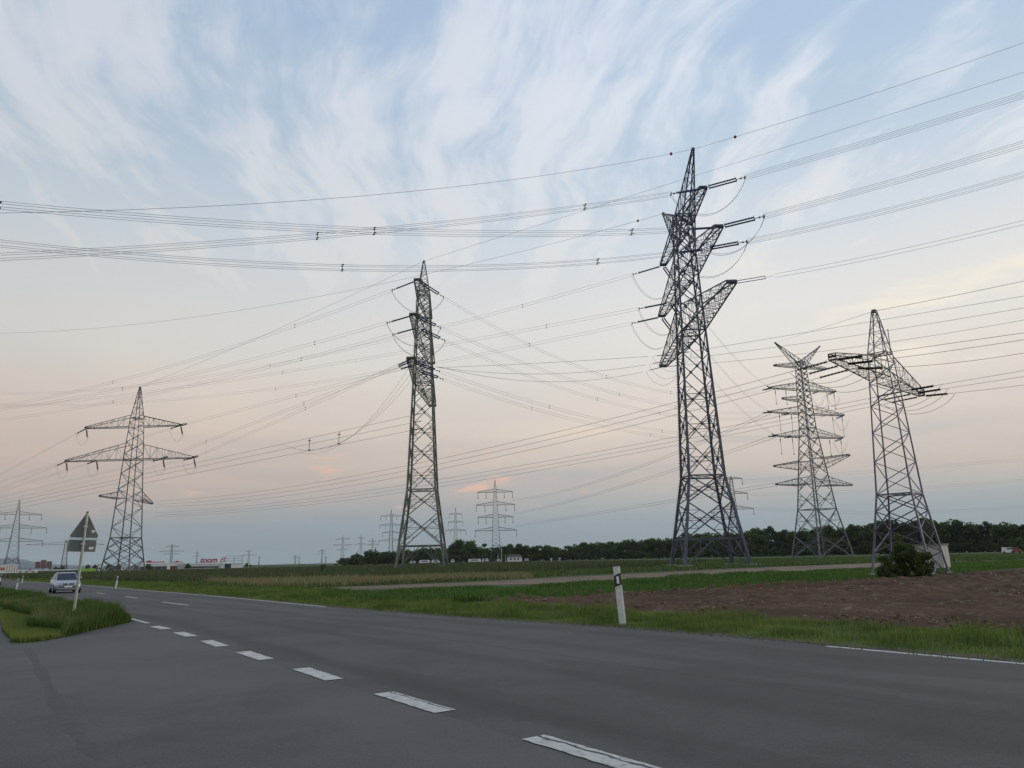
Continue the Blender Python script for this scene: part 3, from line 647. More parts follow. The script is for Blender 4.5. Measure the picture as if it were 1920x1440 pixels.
# ================================================================== GROUND
def m_ground():
    m = bpy.data.materials.new('meadow_ground'); m.use_nodes = True; t = NT(m.node_tree); t.n.clear()
    g = t.new('ShaderNodeNewGeometry'); P = g.outputs['Position']
    n1 = t.noise(P, .05, 5, .6); n2 = t.noise(P, .6, 6, .65); n3 = t.noise(P, 7, 4, .6)
    c = t.mix(t.smooth(n1, .35, .65), (.052, .082, .030), (.070, .092, .040))
    c = t.mix(t.math('MULTIPLY', t.smooth(n2, .5, .7), .6), c, (.095, .11, .05))
    c = t.mix(t.math('MULTIPLY', t.smooth(n3, .5, .75), .5), c, (.040, .056, .022))
    b = t.new('ShaderNodeBsdfPrincipled', {'Base Color': c, 'Roughness': .95, 'Specular IOR Level': .1}); t.new('ShaderNodeOutputMaterial', {0: b}); return m
def m_asphalt(name, base, stripes):
    m = bpy.data.materials.new(name); m.use_nodes = True; t = NT(m.node_tree); t.n.clear()
    g = t.new('ShaderNodeNewGeometry'); P = g.outputs['Position']
    s = t.new('ShaderNodeSeparateXYZ', {0: P})
    n1 = t.noise(P, .22, 5, .55, .4); n2 = t.noise(P, 2.0, 5, .6); n3 = t.noise(P, 45, 3, .7); n4 = t.noise(P, 160, 2, .6)
    v = t.math('ADD', t.math('MULTIPLY', t.math('ADD', t.math('MULTIPLY', t.math('SUBTRACT', n1, .5), 1.9), .5), .9), t.math('ADD', t.math('MULTIPLY', n2, .22), t.math('MULTIPLY', n3, .75)))
    v = t.math('ADD', v, t.math('MULTIPLY', n4, .35))
    c = t.mix(t.smooth(v, .66, 1.36), tuple(k*.56 for k in base), tuple(k*1.48 for k in base))
    if stripes:   # wheel paths and paving joints follow the road, stored as distance across it
        at = t.new('ShaderNodeAttribute', attribute_name='across'); ac = at.outputs['Fac']
        al = t.new('ShaderNodeAttribute', attribute_name='along').outputs['Fac']
        wob = t.math('ADD', ac, t.math('MULTIPLY', t.noise(t.comb(al, 0, 0), .25, 2), .25))
        for x0, wd, st in ((.62, .35, .30), (2.4, .4, .25), (4.2, .4, .25), (5.9, .45, .3)):
            d = t.math('ABSOLUTE', t.math('SUBTRACT', wob, x0+.12)); k = t.math('MULTIPLY', t.smooth(d, wd, .05), t.math('MULTIPLY', t.noise(P, .35, 4), st*2.6))
            c = t.mix(k, c, tuple(q*.55 for q in base))
        d = t.math('ABSOLUTE', t.math('SUBTRACT', wob, 3.45)); c = t.mix(t.math('MULTIPLY', t.smooth(d, .03, .01), .4), c, (.02, .02, .02))
        pn = t.noise(t.comb(t.math('MULTIPLY', al, .16), t.math('MULTIPLY', ac, .8), 3), 1.0, 2, .4)
        c = t.mix(t.math('MULTIPLY', t.smooth(pn, .54, .60), .34), c, tuple(q*.62 for q in base))
    # fine crack lines and pale specks
    vo = t.new('ShaderNodeTexVoronoi', {'Vector': P, 'Scale': 60.0}, feature='F1')
    c = t.mix(t.math('MULTIPLY', t.smooth(vo.outputs[0], .17, .08), t.smooth(t.noise(P, 9, 2), .52, .6)), c, tuple(min(.4, k*2.3) for k in base))
    b = t.new('ShaderNodeBsdfPrincipled', {'Base Color': c, 'Roughness': t.smooth(n1, .3, .7, .72, .9), 'Specular IOR Level': .35})
    bp = t.new('ShaderNodeBump', {'Height': t.math('ADD', n3, t.math('MULTIPLY', n4, .6)), 'Strength': .5, 'Distance': .012}); t.set(b, 'Normal', bp)
    t.new('ShaderNodeOutputMaterial', {0: b}); return m
def m_soil():
    m = bpy.data.materials.new('ploughed_soil'); m.use_nodes = True; t = NT(m.node_tree); t.n.clear()
    g = t.new('ShaderNodeNewGeometry'); P = g.outputs['Position']
    at = t.new('ShaderNodeAttribute', attribute_name='clod').outputs['Fac']
    n1 = t.noise(P, .25, 4, .6); n2 = t.noise(P, 3.2, 6, .7); n3 = t.noise(P, 14, 4, .7)
    c = t.mix(t.smooth(n1, .35, .65), (.088, .054, .033), (.130, .083, .053))
    c = t.mix(t.math('MULTIPLY', t.smooth(at, .55, .95), t.smooth(n2, .50, .66)), c, (.24, .19, .14))
    c = t.mix(t.math('MULTIPLY', t.smooth(n3, .5, .7), .5), c, (.048, .028, .019))
    b = t.new('ShaderNodeBsdfPrincipled', {'Base Color': c, 'Roughness': .95, 'Specular IOR Level': .1})
    bp = t.new('ShaderNodeBump', {'Height': n3, 'Strength': .8, 'Distance': .06}); t.set(b, 'Normal', bp)
    t.new('ShaderNodeOutputMaterial', {0: b}); return m
def catmull(pts, n):
    P = np.array(pts, float); P = np.vstack([2*P[0]-P[1], P, 2*P[-1]-P[-2]]); out = []
    for i in range(1, len(P)-2):
        for q in np.linspace(0, 1, n, endpoint=False):
            a, b, c, d = P[i-1:i+3]
            out.append(.5*(2*b+(c-a)*q+(2*a-5*b+4*c-d)*q*q+(3*b-a-3*c+d)*q**3))
    out.append(P[-2]); return np.array(out)
NEAR = catmull([(12, -9.5), (7.2, -2.8), (3.7, 2.1), (0.05, 7.3), (-1.75, 9.8), (-3.5, 12.25), (-5.2, 14.75), (-8.5, 19.35), (-12.2, 24.6), (-21.7, 36.6), (-32.1, 49.4), (-51.4, 73.7), (-85, 118), (-150, 196)], 8)
FAR = catmull([(19, -4.0), (14.0, 2.3), (10.2, 7.2), (7.1, 11.45), (5.6, 13.6), (3.9, 16.0), (2.3, 18.1), (-.5, 21.2), (-4.8, 26.4), (-15.5, 41), (-25.2, 53.6), (-43.5, 77.5), (-79, 121), (-144, 200)], 8)
GROUND_M = m_ground()
gs = 9000
mb = MB(); mb.add([(-gs, -gs, 0), (gs, -gs, 0), (gs, gs, 0), (-gs, gs, 0)], [(0, 1, 2, 3)]); tag(mb.build('ground', GROUND_M), kind='structure')
# main road
vs, at1, at2 = [], [], []; NC = 15; al = 0
for i in range(len(NEAR)):
    if i: al += np.linalg.norm(NEAR[i]-NEAR[i-1])
    Wd = np.linalg.norm(FAR[i]-NEAR[i])
    for k in range(NC):
        q = k/(NC-1); p = NEAR[i]*(1-q)+FAR[i]*q; vs.append((p[0], p[1], .012 if k else .0065)); at1.append(q*6.9); at2.append(al)
fs = [(i*NC+k, (i+1)*NC+k, (i+1)*NC+k+1, i*NC+k+1)[::-1] for i in range(len(NEAR)-1) for k in range(NC-1)]
road = npmesh('road', np.array(vs), np.array(fs), m_asphalt('road_asphalt', (.066, .065, .060), True), {'across': np.array(at1), 'along': np.array(at2)})
tag(road, kind='structure')
# side road joining in the foreground: its sheet runs beneath the main road edge
sr = [(14, -12), (7.6, -2.4), (4.1, 2.5), (.5, 7.7), (-4.8, 15.1), (-8.1, 19.8), (-11.6, 24.1), (-11.2, 20.6), (-10.75, 17.6), (-11.2, 17.3), (-12.0, 18.5), (-13.6, 20.6), (-16.7, 25.2), (-24, 35), (-36, 51), (-52, 70), (-57, 66), (-40, 46), (-27, 30), (-21, 20), (-17, 8), (-17, -12)]
m = MB(); m.add([(x, y, .006) for x, y in sr], [tuple(range(len(sr)))[::-1]]); so_ = m.build('side_road', m_asphalt('side_road_asphalt', (.075, .074, .069), False)); tag(so_, kind='structure')
bpy.context.view_layer.update()
# bitumen joint in the side road
m = MB(); J = catmull([tuple(ground(x, y)[:2]) for x, y in ((52, 1216), (78, 1262), (112, 1330), (150, 1385), (205, 1436), (260, 1500))], 6)
w_ = [(.09+.03*math.sin(i*1.3)) for i in range(len(J))]
vs = [(p[0]-a, p[1], .0068) for p, a in zip(J, w_)]+[(p[0]+a, p[1], .0068) for p, a in zip(J, w_)]; n = len(J)
m.add(vs, [(i, n+i, n+i+1, i+1) for i in range(n-1)]); tag(m.build('asphalt_joint', mat('bitumen', (.068, .067, .062), .9)), kind='structure')
# painted marks
PAINT = mat('road_paint', (.50, .49, .44), .7, 0, .08, 6, dirt=(.24, .235, .22), dscale=7)
def dash(p0, p1, wdt, z=.0142, name='road_marking', wear=False):
    p0 = np.array(p0); p1 = np.array(p1); d = (p1-p0)/np.linalg.norm(p1-p0); nn = np.array([-d[1], d[0]])*wdt/2
    N_ = 14; vs = []
    for s_ in (-1, 1):
        for k in range(N_+1):
            q = p0+(p1-p0)*k/N_+nn*s_*(1+(random.uniform(-.09, .06) if wear else 0)); vs.append((q[0], q[1], z))
    m = MB(); m.add(vs, [(k, k+1, N_+2+k, N_+1+k) for k in range(N_)]); return tag(m.build(name, PAINT), kind='structure')
pts = [(0.62, 6.62, -.0)]
D0 = [((1.0, 6.15), (0.12, 7.38)), ((-.80, 8.66), (-1.69, 9.93)), ((-2.58, 11.1), (-3.40, 12.33)), ((-4.33, 13.55), (-5.18, 14.82)), ((-5.97, 15.87), (-6.80, 17.12)), ((-7.57, 18.2), (-8.42, 19.4)), ((-9.18, 20.45), (-10.0, 21.5)), ((2.8, 3.7), (1.95, 4.95))]
for a, b in D0:
    dash(a, b, .27, wear=True)
    a_, b_ = np.array(a), np.array(b); d = (b_-a_)/np.linalg.norm(b_-a_); nn = np.array([-d[1], d[0]])
dash((-10.75, 22.7), (-12.3, 24.8), .13)
CRK = mat('paint_crack', (.07, .068, .065), .9)
for (p0, p1), o_, w_ in ((D0[0], .055, .022), (D0[1], .085, .014), (D0[7], .05, .02)):
    p0 = np.array(p0); p1 = np.array(p1); d = (p1-p0)/np.linalg.norm(p1-p0); nn = np.array([-d[1], d[0]]); vs = []
    for k in range(25):
        q = p0+(p1-p0)*k/24-nn*(o_+.012*math.sin(k*.8)+.006*math.sin(k*2.9)+random.uniform(-.003, .003)); ww = w_*random.uniform(.25, .9); vs += [(q[0]-nn[0]*ww, q[1]-nn[1]*ww, .0165), (q[0]+nn[0]*ww, q[1]+nn[1]*ww, .0165)]
    m = MB(); m.add(vs, [(2*k, 2*k+1, 2*k+3, 2*k+2) for k in range(24)]); tag(m.build('paint_crack', CRK), kind='structure')
# worn second stripe alongside the nearest dashes

def along_edge(C, t0, t1, wdt, off, z=.0142, ref=None):
    seg = np.array([c for c in C if t0 <= c[1] <= t1]); vs = []
    for i, p in enumerate(seg):
        d = seg[min(i+1, len(seg)-1)]-seg[max(i-1, 0)]; d = d/np.linalg.norm(d); nn = np.array([-d[1], d[0]])
        for o in (off, off+wdt): vs.append((p[0]+nn[0]*o, p[1]+nn[1]*o, z))
    m = MB(); m.add(vs, [(2*i, 2*i+2, 2*i+3, 2*i+1)[::-1] for i in range(len(seg)-1)]); return tag(m.build('edge_line', PAINT), kind='structure')
FARD = catmull(FAR, 10); NEARD = catmull(NEAR, 10)
along_edge(FARD, -3, 13.75, .13, .14); along_edge(FARD, 29.2, 180, .13, .22); along_edge(NEARD, 26, 180, .12, -.30)
CEN = (NEARD+FARD)/2
for a, b in (((-13.7, 32.35), (-16.4, 35.9)), ((-20.2, 41.2), (-22.2, 43.9)), ((-26.2, 49.1), (-28.0, 51.5)), ((-32.5, 57.4), (-35, 60.6)), ((-39.5, 66.2), (-42.3, 69.8))): dash(a, b, .13)
# ploughed field
def region_grid(quad, nu, nv):
    a, b, c, d = [np.array(q, float) for q in quad]; U_, V_ = np.meshgrid(np.linspace(0, 1, nu), np.linspace(0, 1, nv))
    return ((1-U_)*(1-V_))[..., None]*a+(U_*(1-V_))[..., None]*b+(U_*V_)[..., None]*c+((1-U_)*V_)[..., None]*d
def vnoise(x, y, sc, seed):
    r_ = np.random.default_rng(seed).random((256, 256)); x = x/sc; y = y/sc
    xi = np.floor(x).astype(int); yi = np.floor(y).astype(int); fx = x-xi; fy = y-yi; fx = fx*fx*(3-2*fx); fy = fy*fy*(3-2*fy)
    g = lambda i, j: r_[i % 256, j % 256]
    return (g(xi, yi)*(1-fx)+g(xi+1, yi)*fx)*(1-fy)+(g(xi, yi+1)*(1-fx)+g(xi+1, yi+1)*fx)*fy
SOIL = [(-3.8, 31.0), (14.5, 8.5), (72, 84), (24.3, 44.5)]
# lower boundary = first->second; upper boundary = fourth->third (widens to the right)
G = region_grid([(-2.4, 30.5), (13.6, 8.3), (76, 82), (8.5, 34.8)], 460, 330)
x, y = G[..., 0], G[..., 1]
fur = np.sin((x*.80+y*.42)*2*math.pi/1.1+vnoise(x, y, 3, 5)*4)*.5+.5
cl = vnoise(x, y, .55, 1)*.6+vnoise(x, y, .26, 2)*.4; hh = .05+.10*fur+.24*np.clip(cl-.42, 0, 1)*vnoise(x, y, 2.6, 3)*1.7+.05*vnoise(x, y, .2, 4)
eu, ev = np.meshgrid(np.linspace(0, 1, 460), np.linspace(0, 1, 330)); edge = np.minimum(np.minimum(eu, 1-eu)*60, np.minimum(ev, 1-ev)*30)
hh = hh*np.clip(edge, 0, 1)-.02*(edge < .2)
V_ = np.stack([x, y, hh], -1).reshape(-1, 3); idx = np.arange(460*330).reshape(330, 460)
Fq = np.stack([idx[:-1, :-1], idx[:-1, 1:], idx[1:, 1:], idx[1:, :-1]], -1).reshape(-1, 4)
fo = npmesh('ploughed_field', V_, Fq, m_soil(), {'clod': np.clip(cl*1.1, 0, 1).reshape(-1)}, True); tag(fo, kind='structure')
STRIP = [tuple(ground(px, py)[:2]) for px, py in ((440, 1109), (640, 1108), (860, 1099), (1155, 1091), (1440, 1075), (1660, 1064), (1670, 1055), (1440, 1064), (1155, 1078), (860, 1093), (640, 1101), (470, 1106))]
m = MB(); m.add([(a, b, .010) for a, b in STRIP], [tuple(range(len(STRIP)))]); tag(m.build('stubble_strip', mat('dry_stubble', (.140, .094, .058), .95, 0, .3, .3, dirt=(.175, .13, .085), dscale=.15, coord='Object')), kind='structure')

# ================================================================== GRASS AND CROPS
def blades(name, pts, hgt_, wid, lean, mats, segs=2, seed=1, z0=0.0, tone=None):
    """a merged sheet of single grass blades; pts (N,2); hgt_, wid arrays"""
    rg_ = np.random.default_rng(seed); N_ = len(pts); a = rg_.random(N_)*2*math.pi; la = rg_.random(N_)*2*math.pi
    dx, dy = np.cos(a)*wid/2, np.sin(a)*wid/2; lx, ly = np.cos(la)*lean*hgt_*rg_.random(N_), np.sin(la)*lean*hgt_*rg_.random(N_)
    x, y = pts[:, 0], pts[:, 1]; z = np.full(N_, z0)
    P = [np.stack([x-dx, y-dy, z-.02], 1), np.stack([x+dx, y+dy, z-.02], 1), np.stack([x+lx*.35+dx*.7, y+ly*.35+dy*.7, z+hgt_*.6], 1), np.stack([x+lx*.35-dx*.7, y+ly*.35-dy*.7, z+hgt_*.6], 1), np.stack([x+lx, y+ly, z+hgt_], 1)]
    V_ = np.stack(P, 1).reshape(-1, 3); b = np.arange(N_)[:, None]*5
    F3 = np.concatenate([b+np.array([[0, 1, 2]]), b+np.array([[0, 2, 3]]), b+np.array([[3, 2, 4]])], 0)
    rv = rg_.random(N_) if tone is None else tone
    return npmesh(name, V_, F3, mats, {'rnd': np.repeat(rv, 5)})
def inside(P, poly):
    x, y = P[:, 0], P[:, 1]; r_ = np.zeros(len(P), bool); n = len(poly); j = n-1
    for i in range(n):
        xi, yi = poly[i]; xj, yj = poly[j]
        c = ((yi > y) != (yj > y)) & (x < (xj-xi)*(y-yi)/(yj-yi+1e-12)+xi); r_ ^= c; j = i
    return r_
def scatter(poly, n, seed, dens=None):
    rg_ = np.random.default_rng(seed); poly = np.array(poly); lo, hi = poly.min(0), poly.max(0); out = []
    tot = 0
    while tot < n:
        P = rg_.random((n*2, 2))*(hi-lo)+lo; P = P[inside(P, poly)]
        if dens is not None: P = P[rg_.random(len(P)) < dens(P)]
        out.append(P); tot += len(P)
    return np.concatenate(out)[:n]
GR_TALL = leaf_mat('tall_grass_blades', (.058, .100, .024), (.098, .150, .036), (.15, .155, .070), .38)
GR_MOW = leaf_mat('mown_grass_blades', (.17, .25, .06), (.25, .33, .09), (.30, .29, .13), .35)
GR_VERGE = leaf_mat('verge_grass_blades', (.092, .132, .033), (.185, .23, .064), (.26, .25, .12), .38)
GR_CROP = leaf_mat('dark_crop_leaves', (.052, .096, .024), (.096, .155, .040), (.13, .19, .055), .38)
GR_GOLD = leaf_mat('pale_seed_grass', (.15, .14, .07), (.22, .19, .11), (.27, .215, .145), .3)
GR_FIELD = leaf_mat('meadow_blades', (.060, .092, .032), (.095, .130, .048), (.15, .15, .075), .35)
nd = lambda P: np.hypot(P[:, 0], P[:, 1])
# island between main road and side road
isl = [tuple(p) for p in NEAR[(NEAR[:, 1] > 24.4) & (NEAR[:, 1] < 74)]]
ISL = [(-11.75, 23.7)]+[(a-.25, b-.2) for a, b in isl]+[(-50, 69), (-36, 50), (-24, 34), (-16.7, 25.2), (-13.6, 20.7), (-12.1, 18.7), (-11.6, 17.95), (-11.25, 17.75), (-10.95, 18.0), (-10.85, 18.5), (-11.0, 19.5), (-11.3, 20.9)]
m = MB(); m.add([(a, b, .02) for a, b in ISL], [tuple(range(len(ISL)))]); tag(m.build('verge_soil', GROUND_M), kind='structure')
LEFTP = np.array([(-50, 69), (-36, 50), (-24, 34), (-16.7, 25.2), (-13.6, 20.7), (-12.2, 18.9), (-11.35, 17.95)], float)
def dist_poly(P, L_):
    d = np.full(len(P), 1e9)
    for a, b in zip(L_, L_[1:]):
        v = b-a; t_ = np.clip(((P-a)@v)/(v@v), 0, 1); d = np.minimum(d, np.linalg.norm(P-(a+t_[:, None]*v), axis=1))
    return d
P = scatter(ISL, 170000, 3, lambda P: np.clip(26/nd(P), .25, 1)**1.3)
dl = dist_poly(P, LEFTP); mow = dl < .50+.6*vnoise(P[:, 0], P[:, 1], 1.5, 9)
Pt = P[~mow]; dr = dist_poly(Pt, np.array(NEAR[(NEAR[:, 1] > 20) & (NEAR[:, 1] < 76)])); 
base_h = .26+.38*vnoise(Pt[:, 0], Pt[:, 1], 1.7, 21)*np.clip(dist_poly(Pt, LEFTP)/2.4, .3, 1); base_h *= np.clip(dr/.8, .40, 1)*np.interp(Pt[:, 1], [20, 27, 36, 60], [1, .95, .95, 1.15])
hv = base_h*(.55+.75*np.random.default_rng(4).random(len(Pt)))
o = blades('tall_grass', Pt, hv, np.clip(nd(Pt)*.0009, .014, .05), .55, GR_TALL, seed=5); tag(o, 'tall dark green grass on the triangular island under the sign', 'grass', kind='stuff')
Pm = P[mow]; Pm = np.vstack([Pm, Pm+rng.normal(0, .12, Pm.shape), Pm+rng.normal(0, .12, Pm.shape)]); Pm = Pm[inside(Pm, ISL)]
o = blades('mown_grass', Pm, .05+.10*rng.random(len(Pm)), np.clip(nd(Pm)*.0008, .012, .04), .9, GR_MOW, seed=6); tag(o, 'short light green mown grass along the side path', 'grass', kind='stuff')
# seed heads over the island
Ps = Pt[(rng.random(len(Pt)) < .06) & (Pt[:, 1] < 34) & (dr > .4)]; o = blades('seed_heads', Ps, .34+.26*rng.random(len(Ps)), np.full(len(Ps), .008), .4, GR_GOLD, seed=8); tag(o, 'thin brownish seed stalks above the island grass', 'grass', kind='stuff')
# right verge between road and fields
fv = [tuple(p) for p in FAR[(FAR[:, 1] > -4)]]
fv = [p for p in fv if p[1] < 130]
VERGE = fv+[(-72, 126), (-38, 84), (-20, 60), (-11, 46.5), (-6.5, 38), (-3.2, 31.8), (3.2, 23.2), (8.2, 16.6), (14.2, 8.8), (24, -4)]
P = scatter(VERGE, 150000, 13, lambda P: np.clip(17/nd(P), .10, 1)**1.2)
dr = dist_poly(P, np.array(fv)); rv = vnoise(P[:, 0], P[:, 1], .9, 31)
rv2 = vnoise(P[:, 0], P[:, 1], .38, 33); hv = (.04+(.20*rv**1.5+.14*(rv2 > .62)*rv)*np.clip(dr/1.0, .25, 1))*(.5+.8*rng.random(len(P)))
o = blades('verge_grass', P, hv, np.clip(nd(P)*.0009, .012, .06), .7, GR_VERGE, seed=15, tone=np.clip(rng.random(len(P))*.6+.8*(vnoise(P[:, 0], P[:, 1], .7, 44)-.4)-.25*(rv2 > .62), 0, .95)); tag(o, 'rough green verge grass along the far road edge', 'grass', kind='stuff')
Ps = P[(rng.random(len(P)) < .010) & (dr > .5)]; o = blades('verge_stalks', Ps, .20+.25*rng.random(len(Ps)), np.full(len(Ps), .007), .5, GR_GOLD, seed=16); tag(o, 'sparse dry stalks in the far verge', 'grass', kind='stuff')
# dark clover band
BAND = [tuple(ground(px, py)[:2]) for px, py in ((600, 1124), (800, 1130), (1000, 1131), (1155, 1121), (1300, 1112), (1440, 1105), (1560, 1098), (1720, 1084), (1800, 1074), (1920, 1064), (1925, 1052), (1760, 1056), (1640, 1066), (1440, 1076), (1155, 1093), (860, 1110), (640, 1116))]
P = scatter(BAND, 110000, 23, lambda P: np.clip(34/nd(P), .15, 1)**1.2)
hv = (.10+.30*vnoise(P[:, 0], P[:, 1], 1.8, 51))*(.5+.7*rng.random(len(P)))*np.where(P[:, 0] > 20, .6, 1)
o = blades('clover_crop', P, hv, np.clip(nd(P)*.0022, .05, .2), .9, GR_CROP, seed=25); tag(o, 'band of dark green leafy crop between bare strips', 'crop', kind='stuff')
# meadow and cereal beyond the stubble strip
FIELD = [(-60, 120), (-32, 82)]+[tuple(ground(px, py)[:2]) for px, py in ((330, 1098), (470, 1105), (640, 1100), (860, 1091), (1155, 1075), (1440, 1063), (1680, 1054), (1900, 1050))]+[(150, 190), (60, 230), (-60, 230)]
P = scatter(FIELD, 90000, 33, lambda P: np.clip(60/nd(P), .12, 1)**1.3)
hv = .15+.22*rng.random(len(P)); o = blades('meadow', P, hv, np.clip(nd(P)*.0022, .1, .5), .7, GR_FIELD, seed=35); tag(o, 'flat green meadow beyond the bare strip', 'meadow', kind='stuff')
GOLD = [tuple(ground(px, py)[:2]) for px, py in ((360, 1090), (480, 1104), (640, 1100), (860, 1090), (1000, 1085), (980, 1079), (860, 1081), (640, 1083), (480, 1083), (330, 1081))]
P = scatter(GOLD, 26000, 43); hv = (.35+.35*rng.random(len(P)))*(.6+.5*vnoise(P[:, 0], P[:, 1], 4, 61))
o = blades('pale_tall_grass', P, hv, np.full(len(P), .06), .5, GR_GOLD, seed=45); tag(o, 'pale golden tall grasses at the near meadow edge', 'grass', kind='stuff')
# cereal field on the left behind the road, standing waist high
CER = [(-150, 215), (-88, 140), (-52, 96), (-34, 76), (-12, 72), (20, 110), (40, 160), (0, 250), (-150, 260)]
P = scatter(CER, 60000, 53, lambda P: np.clip(80/nd(P), .12, 1)); hv = .55+.3*rng.random(len(P))
o = blades('cereal_crop', P, hv, np.clip(nd(P)*.0022, .12, .5), .4, leaf_mat('cereal_blades', (.066, .092, .042), (.095, .120, .058), (.13, .135, .075), .35), seed=55); tag(o, 'even grey-green cereal field behind the road on the left', 'crop', kind='stuff')

# loose clods and stones lying on the ploughed soil
SO = [(-1.5, 30.0), (13.2, 8.9), (70, 78), (9, 35)]
P = scatter(SO, 9000, 63, lambda P: np.clip(22/nd(P), .12, 1)**1.2*(vnoise(P[:, 0], P[:, 1], 2.2, 71) > .52)*(vnoise(P[:, 0], P[:, 1], .7, 72)))
n = len(P); sz = (.015+.06*rng.random(n)**2.6)*np.clip(nd(P)/24, .8, 1.6); oc = np.array([(1, 0, 0), (0, 1, 0), (-1, 0, 0), (0, -1, 0), (0, 0, .8), (0, 0, -.6)], float)
V_ = oc[None]*sz[:, None, None]*(rng.random((n, 6, 3))*.7+.6)+np.concatenate([P, .11+.05*rng.random((n, 1))], 1)[:, None, :]
of = np.array([(0, 1, 4), (1, 2, 4), (2, 3, 4), (3, 0, 4), (1, 0, 5), (2, 1, 5), (3, 2, 5), (0, 3, 5)]); F_ = (np.arange(n)[:, None, None]*6+of[None]).reshape(-1, 3)
o = npmesh('soil_clods', V_.reshape(-1, 3), F_, leaf_mat('dry_clods', (.11, .075, .048), (.21, .155, .105), (.36, .29, .22), 0.0), {'rnd': np.repeat(rng.random(n), 6)}); tag(o, 'pale dry clods and stones scattered over the ploughed soil', 'clods', kind='stuff')
# grit and grass tufts creeping over the asphalt edge
P = []
for C_, off in ((FARD, -.12), (NEARD, .10)):
    for a, b in zip(C_, C_[1:]):
        if 4 < a[1] < 60 and (off < 0 or a[1] > 24.5):
            k = int(np.linalg.norm(b-a)*36*min(1, 20/np.hypot(*a))); d = (b-a)/np.linalg.norm(b-a); nn = np.array([-d[1], d[0]])
            for q in range(k): P.append(a+(b-a)*random.random()-nn*(off*abs(random.gauss(0, 1))*1.1 if random.random() < .8 else off*2.2))
P = np.array(P); o = blades('edge_tufts', P, .02+.07*rng.random(len(P)), np.full(len(P), .022), 1.3, GR_VERGE, seed=77); tag(o, 'small grass tufts creeping over the asphalt edge', 'grass', kind='stuff')

# crumbling earth shoulder; its dark tone also paints the thin shade beside the asphalt
vs = []; C_ = np.array([c for c in FARD if -2 < c[1] < 90])
for i, p in enumerate(C_):
    d = C_[min(i+1, len(C_)-1)]-C_[max(i-1, 0)]; d = d/np.linalg.norm(d); nn = np.array([-d[1], d[0]])
    a_ = .02+random.uniform(0, .07); b_ = -.28-random.uniform(0, .15); vs += [(*(p+nn*a_), .016), (*(p+nn*b_), .013)]
m = MB(); m.add(vs, [(2*k, 2*k+2, 2*k+3, 2*k+1) for k in range(len(C_)-1)]); tag(m.build('shaded_earth_shoulder', mat('shoulder_earth_and_shade', (.060, .050, .038), .95, 0, .3, 2, .6, 30, dirt=(.09, .085, .06), dscale=3)), kind='structure')

# ================================================================== TREES
LEAF = leaf_mat('wood_leaves', (.050, .078, .028), (.090, .130, .044), (.14, .19, .065), .35)
LEAF_P = leaf_mat('pine_needles', (.034, .048, .028), (.058, .078, .040), (.085, .105, .055), .2)
LEAF_L = leaf_mat('fresh_leaves', (.060, .10, .028), (.10, .16, .042), (.14, .20, .06), .35)
BARK = mat('bark', (.045, .036, .028), .95, 0, .3, 3)
def crown_mesh(kind, seed, n=1500, size=.055):
    """crown of loose leaf clumps inside a unit-high tree (z 0..1)"""
    r_ = np.random.default_rng(seed); cs = []
    if kind == 'round':
        for k in range(26):
            a = r_.random()*6.28; z = r_.uniform(.14, .86); rr = .34*math.sin(math.pi*min(1, (z+.12)/1.1))**.6*r_.uniform(.35, 1)
            cs.append((rr*math.cos(a), rr*math.sin(a), z, r_.uniform(.09, .17)))
    elif kind == 'conifer':
        for k in range(30):
            z = r_.uniform(.04, .95); rr = .24*(1-z)**.8*r_.uniform(.3, 1); a = r_.random()*6.28
            cs.append((rr*math.cos(a), rr*math.sin(a), z, .035+.10*(1-z)))
    elif kind == 'pine':
        for k in range(13):
            a = r_.random()*6.28; z = r_.uniform(.62, .93); rr = r_.uniform(.02, .30)*(1.25-z)*1.6
            cs.append((rr*math.cos(a), rr*math.sin(a), z, r_.uniform(.06, .10)))
        for k in range(14):
            a = r_.random()*6.28; z = r_.uniform(.08, .5); cs.append((r_.uniform(0, .3)*math.cos(a), r_.uniform(0, .3)*math.sin(a), z, r_.uniform(.10, .15)))
    elif kind == 'shrub':
        for k in range(34):
            a = r_.random()*6.28; z = r_.uniform(.05, .88); rr = .55*(1-z*z*.75)*r_.uniform(.1, 1)
            cs.append((rr*math.cos(a), rr*math.sin(a), z, r_.uniform(.08, .17)))
    elif kind == 'sapling':
        for k in range(9):
            a = r_.random()*6.28; z = r_.uniform(.3, .95); cs.append((.2*r_.random()*math.cos(a), .2*r_.random()*math.sin(a), z, r_.uniform(.05, .11)))
    cs = np.array(cs); w_ = cs[:, 3]**2; w_ /= w_.sum(); pick = r_.choice(len(cs), n, p=w_)
    d = r_.normal(size=(n, 3)); d /= np.linalg.norm(d, axis=1)[:, None]; rad = cs[pick, 3]*r_.random(n)**.45
    C = cs[pick, :3]+d*rad[:, None]*np.array([1, 1, .85]); C[:, 2] = np.clip(C[:, 2], .01, 1.0)
    u = r_.normal(size=(n, 3)); u /= np.linalg.norm(u, axis=1)[:, None]; v = np.cross(u, r_.normal(size=(n, 3))); v /= np.linalg.norm(v, axis=1)[:, None]
    s_ = size*r_.uniform(.5, 1.1, n)[:, None]
    V_ = np.stack([C-u*s_, C+v*s_*.6, C+u*s_, C-v*s_*.6], 1).reshape(-1, 3); F_ = np.arange(n*4).reshape(n, 4)
    rv = np.repeat(np.clip(r_.random(n)*.75+.25*(C[:, 2]), 0, 1), 4)
    return V_, F_, rv
